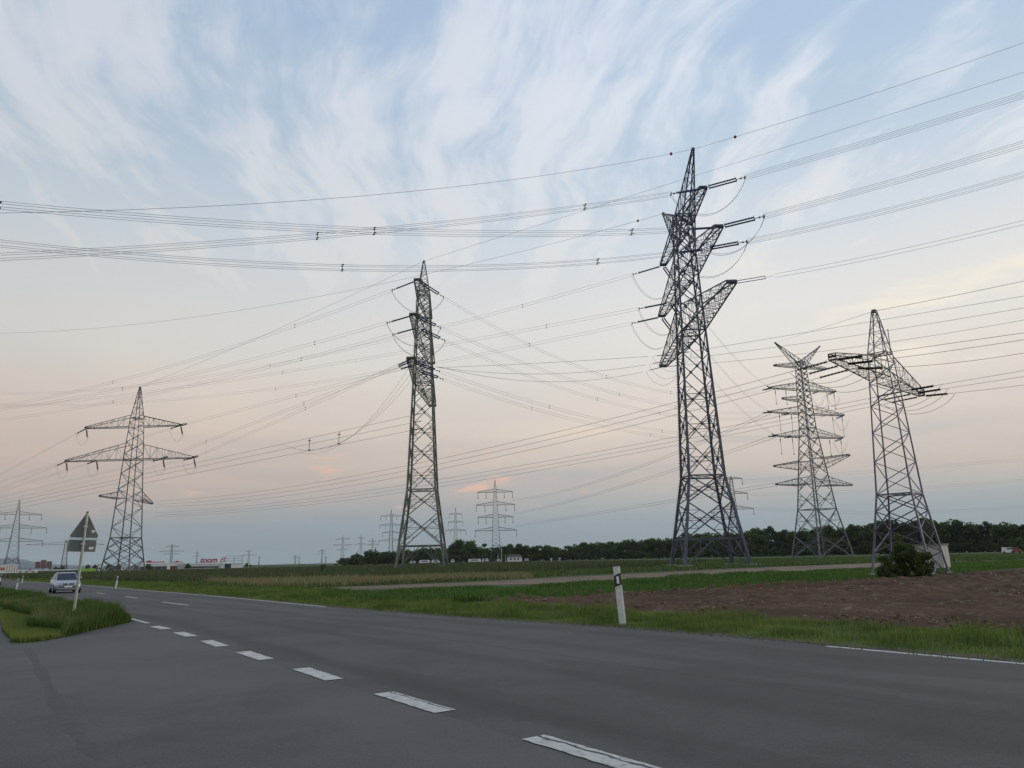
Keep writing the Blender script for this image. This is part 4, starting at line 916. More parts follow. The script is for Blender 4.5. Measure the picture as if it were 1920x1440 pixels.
def tree_proto(kind, seed, leafm, n, size, name='tree'):
    e = empty(name, (0, 0, -50)); V_, F_, rv = crown_mesh(kind, seed, n, size)
    npmesh('crown', V_, F_, leafm, {'rnd': rv}, parent=e)
    m = MB(); r_ = random.Random(seed)
    top = .9 if kind != 'shrub' else .5; m.strut((0, 0, -.01), (r_.uniform(-.02, .02), r_.uniform(-.02, .02), top*.55), .045, 7, .03); m.strut((0, 0, top*.54), (.01, 0, top), .03, 6, .008)
    for k in range(9):
        z = r_.uniform(.25, .75)*top; a = r_.random()*6.28; l = r_.uniform(.10, .24); m.strut((0, 0, z), (l*math.cos(a), l*math.sin(a), z+l*.7), .018, 5, .006)
    m.build('trunk', BARK, e); return e
def copy_tree(o, loc, sc, rz, label, cat, group, name=None):
    c = o.copy(); col.objects.link(c); c.location = loc; c.scale = sc; c.rotation_euler = (0, 0, rz)
    if name: c.name = name
    for ch in o.children:
        k = ch.copy(); col.objects.link(k); k.parent = c
    tag(c, label, cat, group); return c
PR = {'round': [tree_proto('round', 100+i, LEAF, 1500, .05) for i in range(4)], 'conifer': [tree_proto('conifer', 200+i, LEAF_P, 1300, .04, 'conifer_tree') for i in range(2)],
      'pine': [tree_proto('pine', 300+i, LEAF_P, 1100, .045, 'pine_tree') for i in range(3)], 'light': [tree_proto('round', 400+i, LEAF_L, 1300, .05) for i in range(1)],
      'sapling': [tree_proto('sapling', 500, LEAF_L, 420, .045, 'sapling')]}
SKY = [(640, 1052), (650, 1043), (660, 1050), (671, 1035), (683, 1046), (696, 1036), (707, 1032), (718, 1035), (735, 1038), (767, 1035), (801, 1030), (822, 1034), (840, 1032), (856, 1021), (869, 1016), (888, 1022), (904, 1030), (941, 1028), (973, 1021), (998, 1024), (1033, 1023), (1056, 1028), (1076, 1021), (1105, 1018), (1133, 1018), (1160, 1015), (1197, 1012), (1229, 1010), (1257, 1008), (1290, 1003), (1330, 1001), (1370, 1000), (1395, 1000), (1417, 994), (1441, 990), (1463, 996), (1495, 998), (1518, 996), (1553, 987), (1576, 993), (1601, 987), (1631, 986), (1665, 980), (1690, 980), (1705, 982), (1740, 974), (1765, 976), (1777, 983), (1795, 975), (1812, 984), (1845, 981), (1870, 985), (1902, 984), (1960, 988)]
sx_, sy_ = zip(*SKY)
GT = {'round': ('dark rounded broadleaf tree standing in the wood on the horizon', 'rounded trees of the wood'), 'pine': ('dark pine with loose raised tufts in the right part of the wood', 'pines of the wood'), 'conifer': ('dark pointed conifer at the left end of the wood', 'conifers at the left end of the wood'), 'light': ('fresher green tree showing lighter among the dark wood', 'lighter trees of the wood')}
rr = random.Random(5)
for row, (step, dD) in enumerate(((13, 0), (17, 22))):
    x = 644+row*5
    while x < 1950:
        yt = np.interp(x, sx_, sy_); D = np.interp(x, [640, 900, 1250, 1500, 1950], [500, 500, 460, 400, 380])+dD+rr.uniform(-6, 6)
        yt2 = yt+(rr.uniform(-1.5, 4) if row == 0 else rr.uniform(1, 6))
        top = hgt(x, yt2, D)*np.interp(x, [640, 900, 1000, 1950], [1.32, 1.25, 1.14, 1.12]); P = at_dist(x, 1040, D)
        if x < 712: kind = 'conifer' if row == 0 and rr.random() < .8 else 'round'
        elif x > 1380: kind = 'pine' if rr.random() < (.42 if row == 0 else .5) else 'round'
        else: kind = 'light' if rr.random() < .14 else 'round'
        pr = rr.choice(PR[kind]); wd = rr.uniform(.95, 1.25) if kind != 'conifer' else 1.0
        wd *= max(1.0, 11.5/top) if kind in ('round', 'light') else 1
        copy_tree(pr, (P[0], P[1], 0), (top*wd*1.05, top*wd*1.05, top), rr.random()*6.28, GT[kind][0], 'tree', GT[kind][1], kind == 'pine' and 'pine_tree' or kind == 'conifer' and 'conifer_tree' or 'tree')
        x += step*rr.uniform(.75, 1.2)
# undergrowth along the foot of the wood
UB = tree_proto('shrub', 610, LEAF, 900, .08, 'shrub')
x = 642
while x < 1945:
    D = np.interp(x, [640, 900, 1250, 1500, 1950], [500, 500, 460, 400, 380])-6; P = at_dist(x, 1040, D); h_ = rr.uniform(3.6, 6)
    copy_tree(UB, (P[0], P[1], 0), (h_*1.5, h_*1.5, h_), rr.random()*6.28, 'low dark bush at the foot of the wood', 'bush', 'bushes along the foot of the wood', 'bush'); x += rr.uniform(13, 19)
# far low trees left of the conifers
for px, yt, D, lab in ((278, 1056, 455, 'dark round tree before the left shop section'), (352, 1055, 455, 'dark round tree between shop and white hall'), (462, 1055, 560, 'round tree just right of the white billboard hall'), (205, 1057, 600, 'pale round tree by the feet of the left pylon'), (222, 1056, 620, 'small tree between the legs of the left pylon'), (165, 1058, 640, 'dark grey-green tree behind the lime green roof'), (180, 1057, 640, 'dark tree just right of the sign post'), (106, 1061, 640, 'small tree right of the red towers'), (118, 1060, 640, 'small tree behind the flat-armed pylon')):
    top = hgt(px, yt, D); P = at_dist(px, 1060, D); copy_tree(PR['round'][px % 4], (P[0], P[1], 0), (top*1.15, top*1.15, top), px, lab, 'tree', None, 'tree')
x = 470
while x < 650:
    D = 700; yt = 1060 if 470 < x < 560 else (1058 if x < 603 else 1062); top = hgt(x, yt, D); P = at_dist(x, 1060, D)
    copy_tree(PR['round'][int(x) % 4], (P[0], P[1], 0), (top*1.6, top*1.6, top), x, 'low far tree of the hedge row between shop and wood', 'tree', 'far hedge row trees', 'tree'); x += rr.uniform(6, 10)
for px, yt, D, lab in ((606, 1057, 105, 'tallest yellow-green sapling in the meadow'), (460, 1079, 85, 'small bushy sapling left in the meadow edge'), (561, 1081, 90, 'tiny sapling in the meadow centre'), (669, 1070, 95, 'dark thin sapling right of the tallest one')):
    top = hgt(px, yt, D); P = at_dist(px, 1060, D); copy_tree(PR['sapling'][0], (P[0], P[1], 0), (top*1.4, top*1.4, top), px, lab, 'sapling', None, 'sapling')
# wispy tree top and flag poles
P = at_dist(908, 1050, 360); top = hgt(908, 1016, 360); copy_tree(PR['sapling'][0], (P[0], P[1], 0), (top*1.0, top*1.0, top), 2, 'lone thin wispy tree rising above the wood left of the four-armed pylon', 'tree', None, 'tree')
for p_ in PR.values():
    for e in p_:
        for c in list(e.children): bpy.data.objects.remove(c)
        bpy.data.objects.remove(e)
for c in list(UB.children): bpy.data.objects.remove(c)
bpy.data.objects.remove(UB)
# bush around the small violet pylon
def bush(px, yt, D, wd, seed, label, n=9000, lm=LEAF, dp=1.0):
    P = at_dist(px, 1050, D); top = hgt(px, yt, D); e = empty('bush', (P[0], P[1], 0)); V_, F_, rv = crown_mesh('shrub', seed, n, .045)
    V_ = V_*np.array([wd/1.1, wd/1.1*dp, top]); npmesh('foliage', V_, F_, lm, {'rnd': rv}, parent=e)
    m = MB(); r_ = random.Random(seed)
    for k in range(14):
        a = r_.random()*6.28; m.strut((0, 0, 0), (math.cos(a)*wd*.3, math.sin(a)*wd*.3, top*r_.uniform(.5, .95)), .05, 5, .012)
    m.build('stems', BARK, e); tag(e, label, 'bush')
LEAF_B = leaf_mat('bush_leaves', (.062, .096, .036), (.11, .16, .056), (.17, .22, .08), .4)
bush(1697, 1010, 47.5, 2.0, 71, 'big dark bush filling the foot of the small violet pylon', lm=LEAF_B)
bush(1662, 1039, 46.5, 1.2, 72, 'lower dark bush left of the violet pylon legs', 5000, LEAF_B)
bush(1728, 1032, 48.5, 1.6, 73, 'right-hand bush between the violet pylon legs', 5000, LEAF_B)
bush(1690, 990, 48.8, .8, 74, 'light green shoots inside the violet pylon', 900, LEAF_L)

# ================================================================== BUILDINGS (far left)
WHT = mat('pale_cladding', (.72, .73, .71), .7, 0, .08, .2, dirt=(.62, .62, .60), dscale=.15)
WH2 = mat('cream_wall', (.36, .35, .31), .8, 0, .1, .2)
GRY = mat('dark_grey_glass', (.055, .06, .065), .3)  # even dark grey of the window glass
DGR = mat('grey_wall', (.16, .165, .16), .8, 0, .15, .1)
RED = mat('red_sign', (.36, .015, .022), .5, 0, .05)
BRK = mat('red_brick_tower', (.17, .055, .055), .85, 0, .1, .2)
LIM = mat('lime_roof', (.32, .62, .04), .6, 0, .08, .2)
ORG = mat('orange_panel', (.45, .13, .05), .7)
BLU = mat('light_blue_panel', (.2, .3, .42), .6)
def fb(px, D): P = at_dist(px, 1060, D); return np.array([P[0], P[1], 0]), -math.atan2(P[0], P[1])
def building(name, x0, x1, yt, D, dep, wallm, label, cat, roofm=None, extras=None, ytop_extra=None):
    """x0..x1: sight lines of the front corners; built at distance D facing the viewer"""
    A, _ = fb(x0, D); B, _ = fb(x1, D); c = (A+B)/2; rz = math.atan2(B[1]-A[1], B[0]-A[0]); Wd = np.linalg.norm(B-A); H_ = hgt((x0+x1)/2, yt, D)
    e = empty(name, tuple(c), rz); tag(e, label, cat)
    m = MB(); m.box((0, dep/2, H_/2), (Wd, dep, H_)); m.build('wall', wallm, e)
    m = MB(); m.box((0, dep/2, H_+.2), (Wd+.6, dep+.6, .4)); m.build('roof', roofm or wallm, e)
    return e, Wd, H_
def panel(e, x, z, w_, h_, matr, name, y=-.06, d=.12):
    m = MB(); m.box((x, y, z), (w_, d, h_)); return m.build(name, matr, e)
e, W_, H_ = building('shop', 262, 346, 1057.5, 460, 24, DGR, 'low grey shop hall with red lettering at its left end', 'shop', WHT)
panel(e, 0, H_*.80, W_*.98, H_*.34, WHT, 'fascia'); 
for k in range(6): panel(e, -W_*.42+k*W_*.165, H_*.33, W_*.12, H_*.5, GRY if k != 4 else BRK, 'window')
panel(e, W_*.14, H_*.42, W_*.07, H_*.8, WHT, 'pillar', y=-.3, d=.5); panel(e, W_*.42, H_*.45, W_*.15, H_*.85, WH2, 'wall_panel', y=-.2, d=.4)
s_ = hgt(300, 1052, 460)
m = MB(); m.box((-W_*.16, 1, H_+1.1), (9.2, .4, .5)); m.box((-W_*.16-3.2, 1, H_+1.4), (2.4, .42, 1.1)); m.build('roof_sign', RED, e)
m = MB(); m.box((W_*.34, 1, H_+.9), (4.6, .4, .5)); m.box((W_*.32, 1, H_+1.1), (1.4, .42, .9)); m.build('roof_sign', RED, e)
e, W_, H_ = building('store', 345, 413, 1058, 470, 30, WHT, 'long white store hall carrying large slanted red letters', 'store', WHT)
panel(e, -.5, H_*.36, W_*.96, H_*.42, GRY, 'shop_window'); panel(e, W_*.2, H_*.36, W_*.3, H_*.30, DGR, 'shop_window', y=-.16)
def text_obj(body, size, parent, loc, matr, shear=0.25, name='lettering', ext=.12, bold=.03, sx=1.0):
    cu = bpy.data.curves.new(name, 'FONT'); cu.body = body; cu.size = size; cu.extrude = ext; cu.shear = shear; cu.offset = bold; cu.align_x = 'CENTER'
    o = bpy.data.objects.new(name, cu); col.objects.link(o); bpy.context.view_layer.update()
    me = bpy.data.meshes.new_from_object(o.evaluated_get(bpy.context.evaluated_depsgraph_get())); bpy.data.objects.remove(o)
    o = bpy.data.objects.new(name, me); col.objects.link(o); me.materials.clear(); me.materials.append(matr)
    o.parent = parent; o.location = loc; o.rotation_euler = (R(90), 0, 0); o.scale = (sx, 1, 1); return o
z0 = H_+.6
text_obj('toom', 4.1, e, (W_*.16, -.4, z0+.35), RED, .3, sx=1.0, bold=.13)
text_obj('B', 4.0, e, (W_*.16+7.2, -.4, z0+.3), RED, .3, 'emblem', bold=0, sx=1.3)
m = MB(); 
for k in range(5): m.strut((W_*.16-5+k*3, -.2, H_), (W_*.16-5+k*3, -.2, z0+.5), .18)
m.strut((W_*.16-5.5, -.2, z0+.4), (W_*.16+9, -.2, z0+.4), .2); m.build('sign_frame', DGR, e)
e, W_, H_ = building('store', 413.5, 456, 1057, 466, 26, WHT, 'white windowless box hall with a dark square emblem and empty billboard frame', 'store', WHT)
panel(e, -W_*.18, H_*.45, 3.4, 3.6, mat('dark_blue_emblem', (.03, .04, .07), .6), 'emblem'); m = MB(); m.box((-W_*.18, -.2, H_*.82), (1.4, .12, .9)); m.build('emblem', M['black_plastic'], e)
m = MB()
for k in range(3): m.strut((-W_*.28+k*W_*.37, 2, H_), (-W_*.28+k*W_*.37, 2, H_+4.4), .22)
for zz in (1.6, 3.0, 4.3): m.strut((-W_*.28, 2, H_+zz), (W_*.46, 2, H_+zz), .2)
m.build('billboard_frame', DGR, e)
e, W_, H_ = building('shed', 458, 482, 1066, 520, 12, WHT, 'low pale sheds right of the white box hall', 'shed', WHT)
for k in range(3): panel(e, -W_*.3+k*W_*.3, H_*.4, W_*.18, H_*.5, GRY, 'window')
e, W_, H_ = building('hall', 148, 180, 1068, 420, 18, LIM, 'low hall with bright lime green front right of the sign post', 'hall', LIM); panel(e, -W_*.1, H_*.35, W_*.2, H_*.3, mat('yellow_green_panel', (.42, .42, .05), .6), 'door')
e, W_, H_ = building('shed', 72, 148, 1069.5, 430, 16, DGR, 'long low dark shed with pale roof below the red towers', 'shed', WHT); 
for k in range(8): panel(e, -W_*.44+k*W_*.125, H_*.4, W_*.08, H_*.35, GRY, 'window')
e, W_, H_ = building('warehouse', 34, 92, 1067, 520, 16, WHT, 'pale low warehouse with a light blue patch at the far left', 'warehouse', BLU)
panel(e, W_*.32, H_*.72, W_*.12, H_*.4, BLU, 'sign_panel'); panel(e, -W_*.1, H_*.72, W_*.07, H_*.5, mat('pink_panel', (.4, .25, .25), .7), 'sign_panel')
for k in range(4): panel(e, -W_*.4+k*W_*.2, H_*.3, W_*.1, H_*.3, GRY, 'window')
e, W_, H_ = building('hall', 1, 35, 1060, 560, 20, WHT, 'orange and white striped hall at the left frame edge', 'hall', WHT)
panel(e, -W_*.36, H_*.55, W_*.24, H_*.4, ORG, 'orange_panel')
for k in range(5): panel(e, -W_*.12+k*W_*.14, H_*.5, W_*.045, H_*.8, mat('faded_orange', (.34, .22, .18), .7) if k == 0 else bpy.data.materials['faded_orange'], 'stripe')
for i, (x0, x1, yt) in enumerate(((66, 75.5, 1053.5), (76, 86, 1050.5), (86.5, 97, 1053))):
    e, W_, H_ = building('apartment_tower', x0, x1, yt, 1500, 14, BRK, ('left', 'tallest middle', 'right')[i]+' of three dark red apartment towers on the left horizon', 'apartment tower', BRK)
    for fl_ in range(5): panel(e, 0, H_*(.15+.17*fl_), W_*.72, H_*.05, mat('tower_windows', (.09, .07, .08), .4) if (i == 0 and fl_ == 0) else bpy.data.materials['tower_windows'], 'window', y=-.3, d=.5)
for i, (x0, x1, yt, mt_) in enumerate(((184, 190, 1059, WHT), (196, 204, 1063, WH2), (210, 219, 1062, DGR), (228, 236, 1060, WHT), (238, 250, 1063, WH2), (251, 260, 1061, DGR))):
    e, W_, H_ = building('works_building', x0, x1, yt, 640, 12, mt_, ('narrow white silo block left of the left pylon foot', 'low cream building at the left pylon first leg', 'grey block between the left pylon legs', 'white block behind the middle of the left pylon', 'wide cream works building by the left pylon right leg', 'grey end block right of the left pylon')[i], 'building', DGR)
    panel(e, 0, H_*.4, W_*.5, H_*.3, GRY, 'window')
# caravans, house, poles by the wood
CARA = 'white vehicles parked before the wood'
for i, (x0, x1, y0, y1) in enumerate(((769, 779, 1061, 1064), (786, 806, 1060, 1064), (809, 825, 1059, 1064), (846, 852, 1059, 1063), (878, 902, 1057, 1061.5), (904, 916, 1057, 1061), (932, 939, 1057.5, 1060), (984, 991, 1054, 1057))):
    D = 440; A, _ = fb(x0, D); B, _ = fb(x1, D); c = (A+B)/2; rz = math.atan2(B[1]-A[1], B[0]-A[0]); Wd = np.linalg.norm(B-A); H_ = 2.1 if y1-y0 > 3 else 1.7
    e = empty('caravan', tuple(c), rz); n_ = ('first small', 'second long', 'third', 'single short', 'longest', 'sixth', 'seventh low', 'eighth, nearest the red-roofed house')[i]
    tag(e, n_+' white caravan from the left, parked before the wood', 'caravan', CARA)
    m = MB(); pr = [(-Wd/2, .5), (Wd/2, .5), (Wd/2+.1, H_*.5), (Wd/2-.3, H_), (-Wd/2+.3, H_), (-Wd/2-.1, H_*.5)]
    m.loft([[(x_, y_, z_) for x_, z_ in pr] for y_ in (-1.1, 1.1)]); m.build('body', M['sticker'] if i % 2 else WHT, e)
    panel(e, 0, H_*.68, Wd*.5, .55, GRY, 'window', y=-1.13, d=.06)
    for q in (-.22, .22): m = MB(); m.disc((Wd*q, -1.1, .35), (Wd*q, -.9, .35), .35, 12); m.build('wheel', M['black_plastic'], e)
A, rz = fb(965, 470); e = empty('house', tuple(A), rz); tag(e, 'small white house with reddish hipped roof at the wood edge', 'house')
m = MB(); m.box((0, 3, 1.4), (9, 6, 2.8)); m.build('wall', WHT, e); m = MB(); m.loft([[(-4.9, -.5, 2.8), (4.9, -.5, 2.8), (4.9, 6.5, 2.8), (-4.9, 6.5, 2.8)], [(-3.6, 2.9, 4.3), (3.6, 2.9, 4.3), (3.6, 3.1, 4.3), (-3.6, 3.1, 4.3)]]); m.build('roof', mat('dull_red_roof', (.085, .055, .05), .85), e)
for q in (-2.2, 0, 2.2): panel(e, q, 1.5, 1.0, 1.1, GRY, 'window', y=-.04, d=.1)
for px, yt, lab in ((934, 1041, 'left of three thin flag poles before the wood'), (941, 1014, 'tallest middle flag pole before the wood'), (948, 1041, 'right of three thin flag poles before the wood')):
    A, rz = fb(px, 290); m = MB(); H_ = hgt(px, yt, 290); m.strut((0, 0, 0), (0, 0, H_), .16, 8, .1); m.disc((0, 0, H_), (0, 0, H_+.12), .12, 8); o = m.build('flag_pole', M['sign_edge']); o.location = A; tag(o, lab, 'flag pole')
for px, yt, lab in ((1034, 1048, 'short white roadside post before the wood, left one'), (1050, 1047, 'white round-headed post before the wood, right one')):
    A, rz = fb(px, 200); H_ = hgt(px, yt, 200); m = MB(); m.strut((0, 0, 0), (0, 0, H_), .1, 8); m.box((0, 0, H_), (.45, .08, .45)); o = m.build('roadside_marker', M['white_plastic']); o.location = A; tag(o, lab, 'marker post')
# white hut behind the violet pylon
A, rz = fb(1742, 70); D = 70; H_ = hgt(1742, 1022, D); e = empty('hut', tuple(A), rz+R(-12)); tag(e, 'plain cream-white hut standing behind the violet pylon legs', 'hut')
m = MB(); m.box((0, 1.2, H_/2), (2.15, 2.4, H_)); m.build('wall', mat('hut_wall', (.42, .42, .37), .8, 0, .06, 1.5, dirt=(.34, .35, .29), dscale=1.2), e); m = MB(); m.box((0, 1.2, H_+.04), (2.35, 2.6, .1)); m.build('roof', DGR, e)
panel(e, -.5, H_*.45, .8, H_*.85, WH2, 'door', y=-.02, d=.05)
for px, mt_, w2, lab in ((1896, WHT, 3.4, 'white van parked at the right end of the wood'), (1909, mat('red_van', (.25, .07, .05), .5), 2.6, 'red van beside the white one at the right end of the wood')):
    A, rz = fb(px, 255); e = empty('van', tuple(A), rz); tag(e, lab, 'van'); m = MB()
    m.loft([[(-w2/2, y_, .35), (w2/2, y_, .35), (w2/2, y_, 1.1), (w2/2-.6, y_, 1.7), (-w2/2+.1, y_, 1.75)] for y_ in (-.9, .9)]); m.build('body', mt_, e); panel(e, .3, 1.35, w2*.4, .4, GRY, 'window', y=-.93, d=.05)
    for q in (-.32, .32): m = MB(); m.disc((w2*q, -.95, .33), (w2*q, -.75, .33), .33, 12); m.build('wheel', M['black_plastic'], e)
# distant hill ridge
m = MB(); rid = [(-40, 1049), (0, 1047.5), (12, 1046.5), (25, 1047), (38, 1048.5), (50, 1050), (62, 1053.5), (75, 1056), (100, 1058), (150, 1060), (230, 1062), (420, 1064), (700, 1062)]
D = 7800; tops = [at_dist(x_, y_, D) for x_, y_ in rid]; f_ = []; 
for P in tops:
    d = P[:2]/np.linalg.norm(P[:2]); f_.append([(P[0]-d[0]*900, P[1]-d[1]*900, -2), (P[0]-d[0]*250, P[1]-d[1]*250, P[2]*.72), tuple(P), (P[0]+d[0]*500, P[1]+d[1]*500, P[2]*.6), (P[0]+d[0]*1100, P[1]+d[1]*1100, -2)])
m.loft(f_, cap=False); tag(m.build('hills', mat('hill_haze_blue', (.07, .10, .12), .9, 0, .2, .003), smooth=True), kind='structure')  # blue of the distant air is painted into the hill colour

# ================================================================== ROADSIDE POSTS
def delineator(px, D, H_, lean, label, rz=0.0, red=True):
    A, az_ = fb(px, D); e = empty('delineator_post', tuple(A), az_+rz); e.rotation_euler = (lean[1], lean[0], az_+rz); tag(e, label, 'roadside post', 'black and white roadside posts'); k = H_/1.2
    def ring(z, gx=0, top=0): return [(.075*k*a+gx, .055*k*b, z+top*b*.0+top*(-a)*.02) for a, b in ((-1, -.55), (-.55, -1), (.55, -1), (1, -.55), (.35, 1), (-.35, 1))]
    zs = [-.15, H_*.66, H_*.86, H_]
    m = MB(); m.loft([ring(-.15), ring(H_*.67)]); m.loft([ring(H_*.865), ring(H_, 0, 0)]); m.loft([[(x_*.985, y_*.985, z_) for x_, y_, z_ in ring(H_*.665)], [(x_*.985, y_*.985, z_) for x_, y_, z_ in ring(H_*.87)]])
    m.build('post', M['white_plastic'], e)
    q = MB(); lo = [(x_*1.012, y_*1.03, H_*.665+x_*.28*1.0) for x_, y_, z_ in ring(0)]; hi = [(x_*1.012, y_*1.03, H_*.865+x_*.42) for x_, y_, z_ in ring(0)]; q.loft([lo, hi]); q.build('black_band', M['black_plastic'], e)
    q = MB(); q.box((0, -.061*k*1.0, H_*.765), (.052*k, .012, H_*.125)); q.build('reflector', M['reflector'], e)
    q = MB(); q.loft([[(x_*1.0, y_*1.0, H_+.002) for x_, y_, z_ in ring(0)], [(x_*.85, y_*.85, H_+.02) for x_, y_, z_ in ring(0)]]); q.build('cap', M['black_plastic'], e)
A = ground(1162, 1171); D = math.hypot(A[0], A[1]); H_ = hgt(1152, 1062, D)
delineator(1162, D, H_, (R(-3.6), 0), 'large leaning white roadside post with black band in the near verge')
for px, D, yt, lab in ((221, 68, 1080, 'far roadside post beyond the silver car'), (45, 112, 1079.5, 'small faint roadside post left of the silver car'), (36, 76, 1085, 'white roadside post standing in the island grass at the left')):
    delineator(px, D, max(.9, hgt(px, yt, D)), (R(4), 0), lab)

# ================================================================== WARNING SIGN SEEN FROM BEHIND
D = 25.5; A, az_ = fb(147, D); top = hgt(160, 961, D)
e = empty('warning_sign', tuple(A), az_); e.rotation_euler = (0, R(1.6), az_+R(4)); tag(e, 'grey back of a triangular warning sign and plate on a thin post in tall grass', 'road sign')
m = MB(); m.strut((0, 0, -.1), (0, 0, top), .062, 12); m.build('post', M['pole'], e); m = MB(); m.disc((0, 0, top), (0, 0, top+.03), .036, 12); m.build('post_cap', M['black_plastic'], e)
pxm = D/1400*1.0
zt = top+.02; zb = hgt(154, 1008, D); hw = .39
def tri(y_, k, rnd=.05):
    pts = []; V3 = [(-hw*k, zb+(1-k)*.25), (hw*k, zb+(1-k)*.25), (0, zt-(1-k)*.35)]
    for i in range(3):
        p = np.array(V3[i]); a = np.array(V3[i-1])-p; b = np.array(V3[(i+1) % 3])-p; a /= np.linalg.norm(a); b /= np.linalg.norm(b)
        for q in (0, .5, 1): pts.append(p+a*rnd*(1-q)+b*rnd*q+(a+b)*rnd*.12*(1 if q == .5 else 0))
    return [(x_, y_, z_) for x_, z_ in pts]
m = MB(); m.loft([tri(.045, 1), tri(.065, 1)]); m.build('triangle_plate', M['sign_back'], e)
m = MB(); o_ = tri(.040, 1.0); i_ = tri(.040, .965); n = len(o_); m.add(o_+i_, [(k, (k+1) % n, n+(k+1) % n, n+k) for k in range(n)]); m.build('rim', mat('sign_rim', (.10, .10, .095), .5), e)
m = MB(); m.box((0, .045, zb-.035), (.77, .05, .03)); m.build('bracket', M['sign_edge'], e)
m = MB(); z1_, z2_ = hgt(154, 1011, D), hgt(154, 1033, D); m.box((-.02, .055, (z1_+z2_)/2-.02), (.71, .022, z1_-z2_)); m.build('lower_plate', M['sign_back'], e)
for zz, w2 in ((zb+.19, .09), (z2_+.09, .12)):
    m = MB(); m.box((.22, .041, zz), (w2, .006, .06)); m.box((.20, .0405, zz-.03), (w2*.5, .006, .03)); m.build('sticker', M['sticker'], e)
for zz in (zb+.32, z2_+.2):
    m = MB(); m.box((0, .005, zz), (.11, .1, .04)); m.build('clamp', M['sign_edge'], e)

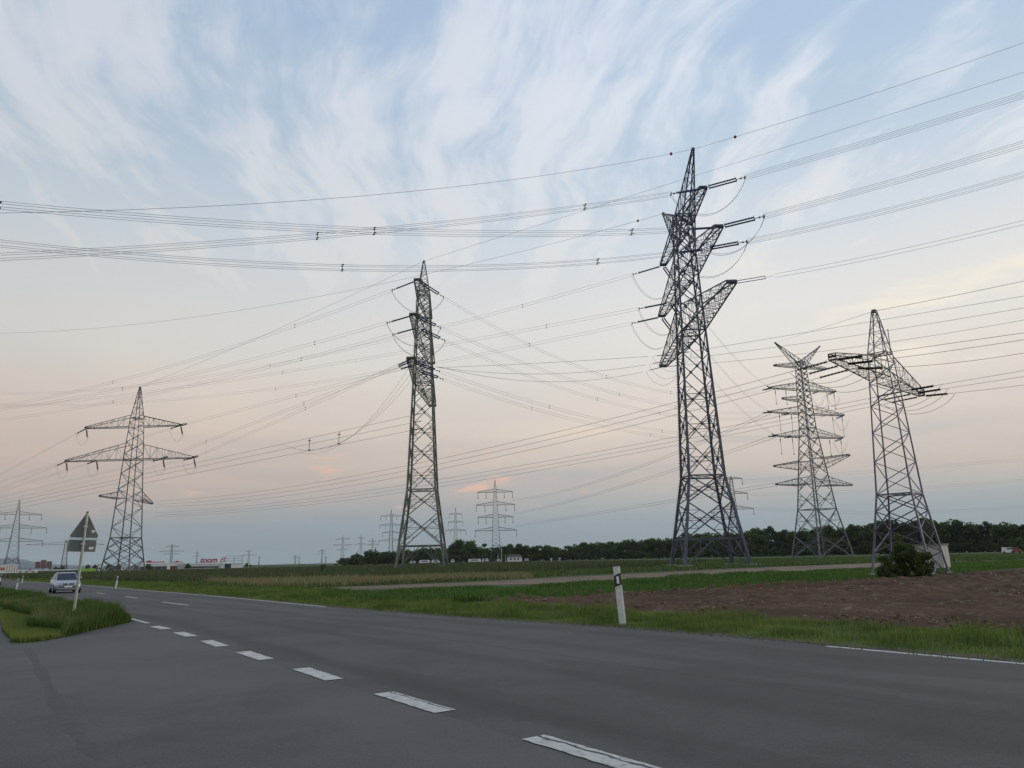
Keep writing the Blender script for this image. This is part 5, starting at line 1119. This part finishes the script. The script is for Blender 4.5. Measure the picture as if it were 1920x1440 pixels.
# ================================================================== CARS
CARP = mat('silver_car_paint', (.36, .40, .46), .28, .55, .03, 2)
CGL = mat('car_glass', (.012, .016, .022), .06, 0, 0)
TYR = mat('tyre_rubber', (.015, .015, .015), .85)
LMP = mat('headlamp_glass', (.42, .46, .50), .08, .3, .05)
def car(loc, rz, label, sc=1.0, paint=None):
    paint = paint or CARP
    e = empty('car', tuple(loc), rz); e.scale = (sc,)*3; tag(e, label, 'car', 'cars on the main road')
    # x forward (front at x=+2.15), y left
    st = [(2.15, .62, .28, .62), (2.08, .76, .20, .70), (1.85, .83, .18, .76), (1.2, .85, .18, .86), (.85, .855, .18, .92), (0, .86, .17, .94), (-1.2, .86, .18, .96), (-1.9, .83, .2, .96), (-2.12, .76, .26, .9), (-2.2, .68, .34, .72)]
    rings = []
    for x_, w_, z0_, z1_ in st:
        zz = z1_-z0_; rings.append([(x_, -w_*.86, z0_), (x_, w_*.86, z0_), (x_, w_, z0_+zz*.25), (x_, w_, z0_+zz*.62), (x_, w_*.93, z1_-.03), (x_, w_*.75, z1_+.005), (x_, -w_*.75, z1_+.005), (x_, -w_*.93, z1_-.03), (x_, -w_, z0_+zz*.62), (x_, -w_, z0_+zz*.25)])
    m = MB(); m.loft(rings); m.build('body', paint, e, True)
    m = MB(); base = [(.95, .70, .90), (.1, .60, 1.40), (-.3, .585, 1.435), (-.95, .57, 1.42), (-1.45, .60, 1.28), (-1.95, .66, .95)]
    rr_ = [[(x_, -w_, z_) for x_, w_, z_ in base], [(x_, w_, z_) for x_, w_, z_ in base]]
    lo = [(.95, .74, .90), (.1, .775, .93), (-.3, .775, .93), (-.95, .775, .94), (-1.45, .765, .95), (-1.95, .70, .95)]
    vs = [(x_, s_*w_, z_) for s_ in (-1, 1) for x_, w_, z_ in base]+[(x_, s_*w_, z_-.02) for s_ in (-1, 1) for x_, w_, z_ in lo]
    fs = [(i, i+1, 7+i, 6+i) for i in range(5)]+[(12+i, 13+i, i+1, i) for i in range(5)]+[(6+i, 7+i, 19+i, 18+i) for i in range(5)]
    m.add(vs, fs); m.build('cabin', paint, e)
    def quad(name, P, matr, off):
        P = [np.array(p) for p in P]; nrm = np.cross(P[1]-P[0], P[2]-P[0]); nrm = nrm/np.linalg.norm(nrm)*off; m = MB()
        m.add([tuple(p+nrm) for p in P]+[tuple(p-nrm*.5) for p in P], [(0, 1, 2, 3), (7, 6, 5, 4), (0, 4, 5, 1), (1, 5, 6, 2), (2, 6, 7, 3), (3, 7, 4, 0)]); return m.build(name, matr, e)
    quad('windscreen', [(.93, -.64, .925), (.93, .64, .925), (.17, .555, 1.365), (.17, -.555, 1.365)], CGL, .012)
    quad('rear_window', [(-1.48, -.53, 1.25), (-1.48, .53, 1.25), (-1.88, .58, 1.0), (-1.88, -.58, 1.0)], CGL, .012)
    for s_ in (-1, 1):
        P = [(.72, s_*.75, .97), (-.35, s_*.777, .98), (-.32, s_*.615, 1.36), (.12, s_*.62, 1.34)]; quad('side_window', P if s_ < 0 else P[::-1], CGL, .014)
        P = [(-.42, s_*.777, .98), (-1.4, s_*.772, .98), (-1.2, s_*.615, 1.32), (-.42, s_*.605, 1.37)]; quad('side_window', P if s_ < 0 else P[::-1], CGL, .014)
        m = MB(); m.loft([[(2.13, s_*.36, .60), (2.13, s_*.36, .69), (1.98, s_*.36, .73), (1.98, s_*.36, .58)], [(2.05, s_*.70, .61), (2.05, s_*.70, .70), (1.86, s_*.74, .74), (1.86, s_*.74, .60)]]); m.build('headlight', LMP, e, False)
        m = MB(); rg = [(.0+.17*math.cos(k*.628), .045*math.sin(k*.628)) for k in range(10)]
        m.loft([[(x_, s_*.19+a, .635+b) for a, b in rg] for x_ in (2.05, 2.175)]); m.build('grille_opening', M['black_plastic'], e)
        m = MB(); m.loft([[(.62, s_*.80, 1.0), (.62, s_*.98, .99), (.62, s_*.98, 1.10), (.62, s_*.82, 1.10)], [(.80, s_*.82, 1.01), (.78, s_*.95, 1.0), (.78, s_*.95, 1.08), (.80, s_*.83, 1.08)]]); m.build('wing_mirror', paint, e)
        for x_ in (1.35, -1.35):
            m = MB(); m.disc((x_, s_*.68, .30), (x_, s_*.87, .30), .30, 20); w0 = m.build('wheel', TYR, e)
            m = MB(); m.disc((x_, s_*.865, .30), (x_, s_*.885, .30), .19, 12); m.build('rim', M['sign_edge'], w0)
        P = [(-2.0, s_*.80, .75)]
        m = MB(); m.box((-2.12, s_*.62, .80), (.1, .26, .14)); m.build('tail_light', RED, e)
    m = MB(); m.box((2.16, 0, .435), (.05, 1.16, .09)); m.build('air_intake', M['black_plastic'], e)
    m = MB(); m.box((2.17, 0, .33), (.06, 1.30, .05)); m.build('bumper_lip', paint, e); m = MB(); m.box((2.15, 0, .545), (.05, 1.34, .035)); m.build('bumper_strip', M['black_plastic'], e)
    m = MB(); m.box((2.20, 0, .46), (.02, .50, .11)); m.build('number_plate', M['sticker'], e)
    return e
A, _ = fb(126, 62)
car((A[0], A[1], .02), R(-54), 'silver saloon car approaching along the main road behind the sign post', .94)
A, _ = fb(-14, 104); car((A[0], A[1], .02), math.atan2(74.8-118, -50+85), 'second silver car cut off by the left frame edge', 1.0)

# ================================================================== AIR
hm = bpy.data.materials.new('thin_evening_haze'); hm.use_nodes = True; t = NT(hm.node_tree); t.n.clear()
pv = t.new('ShaderNodeVolumePrincipled', {'Color': (.84, .94, .97, 1), 'Density': .000055, 'Anisotropy': .1}); t.l.new(pv.outputs[0], t.new('ShaderNodeOutputMaterial').inputs['Volume'])
m = MB(); m.box((0, 2500, 84), (24000, 16000, 170)); hz = m.build('haze', hm); tag(hz, 'thin evening haze over the whole plain', kind='stuff')
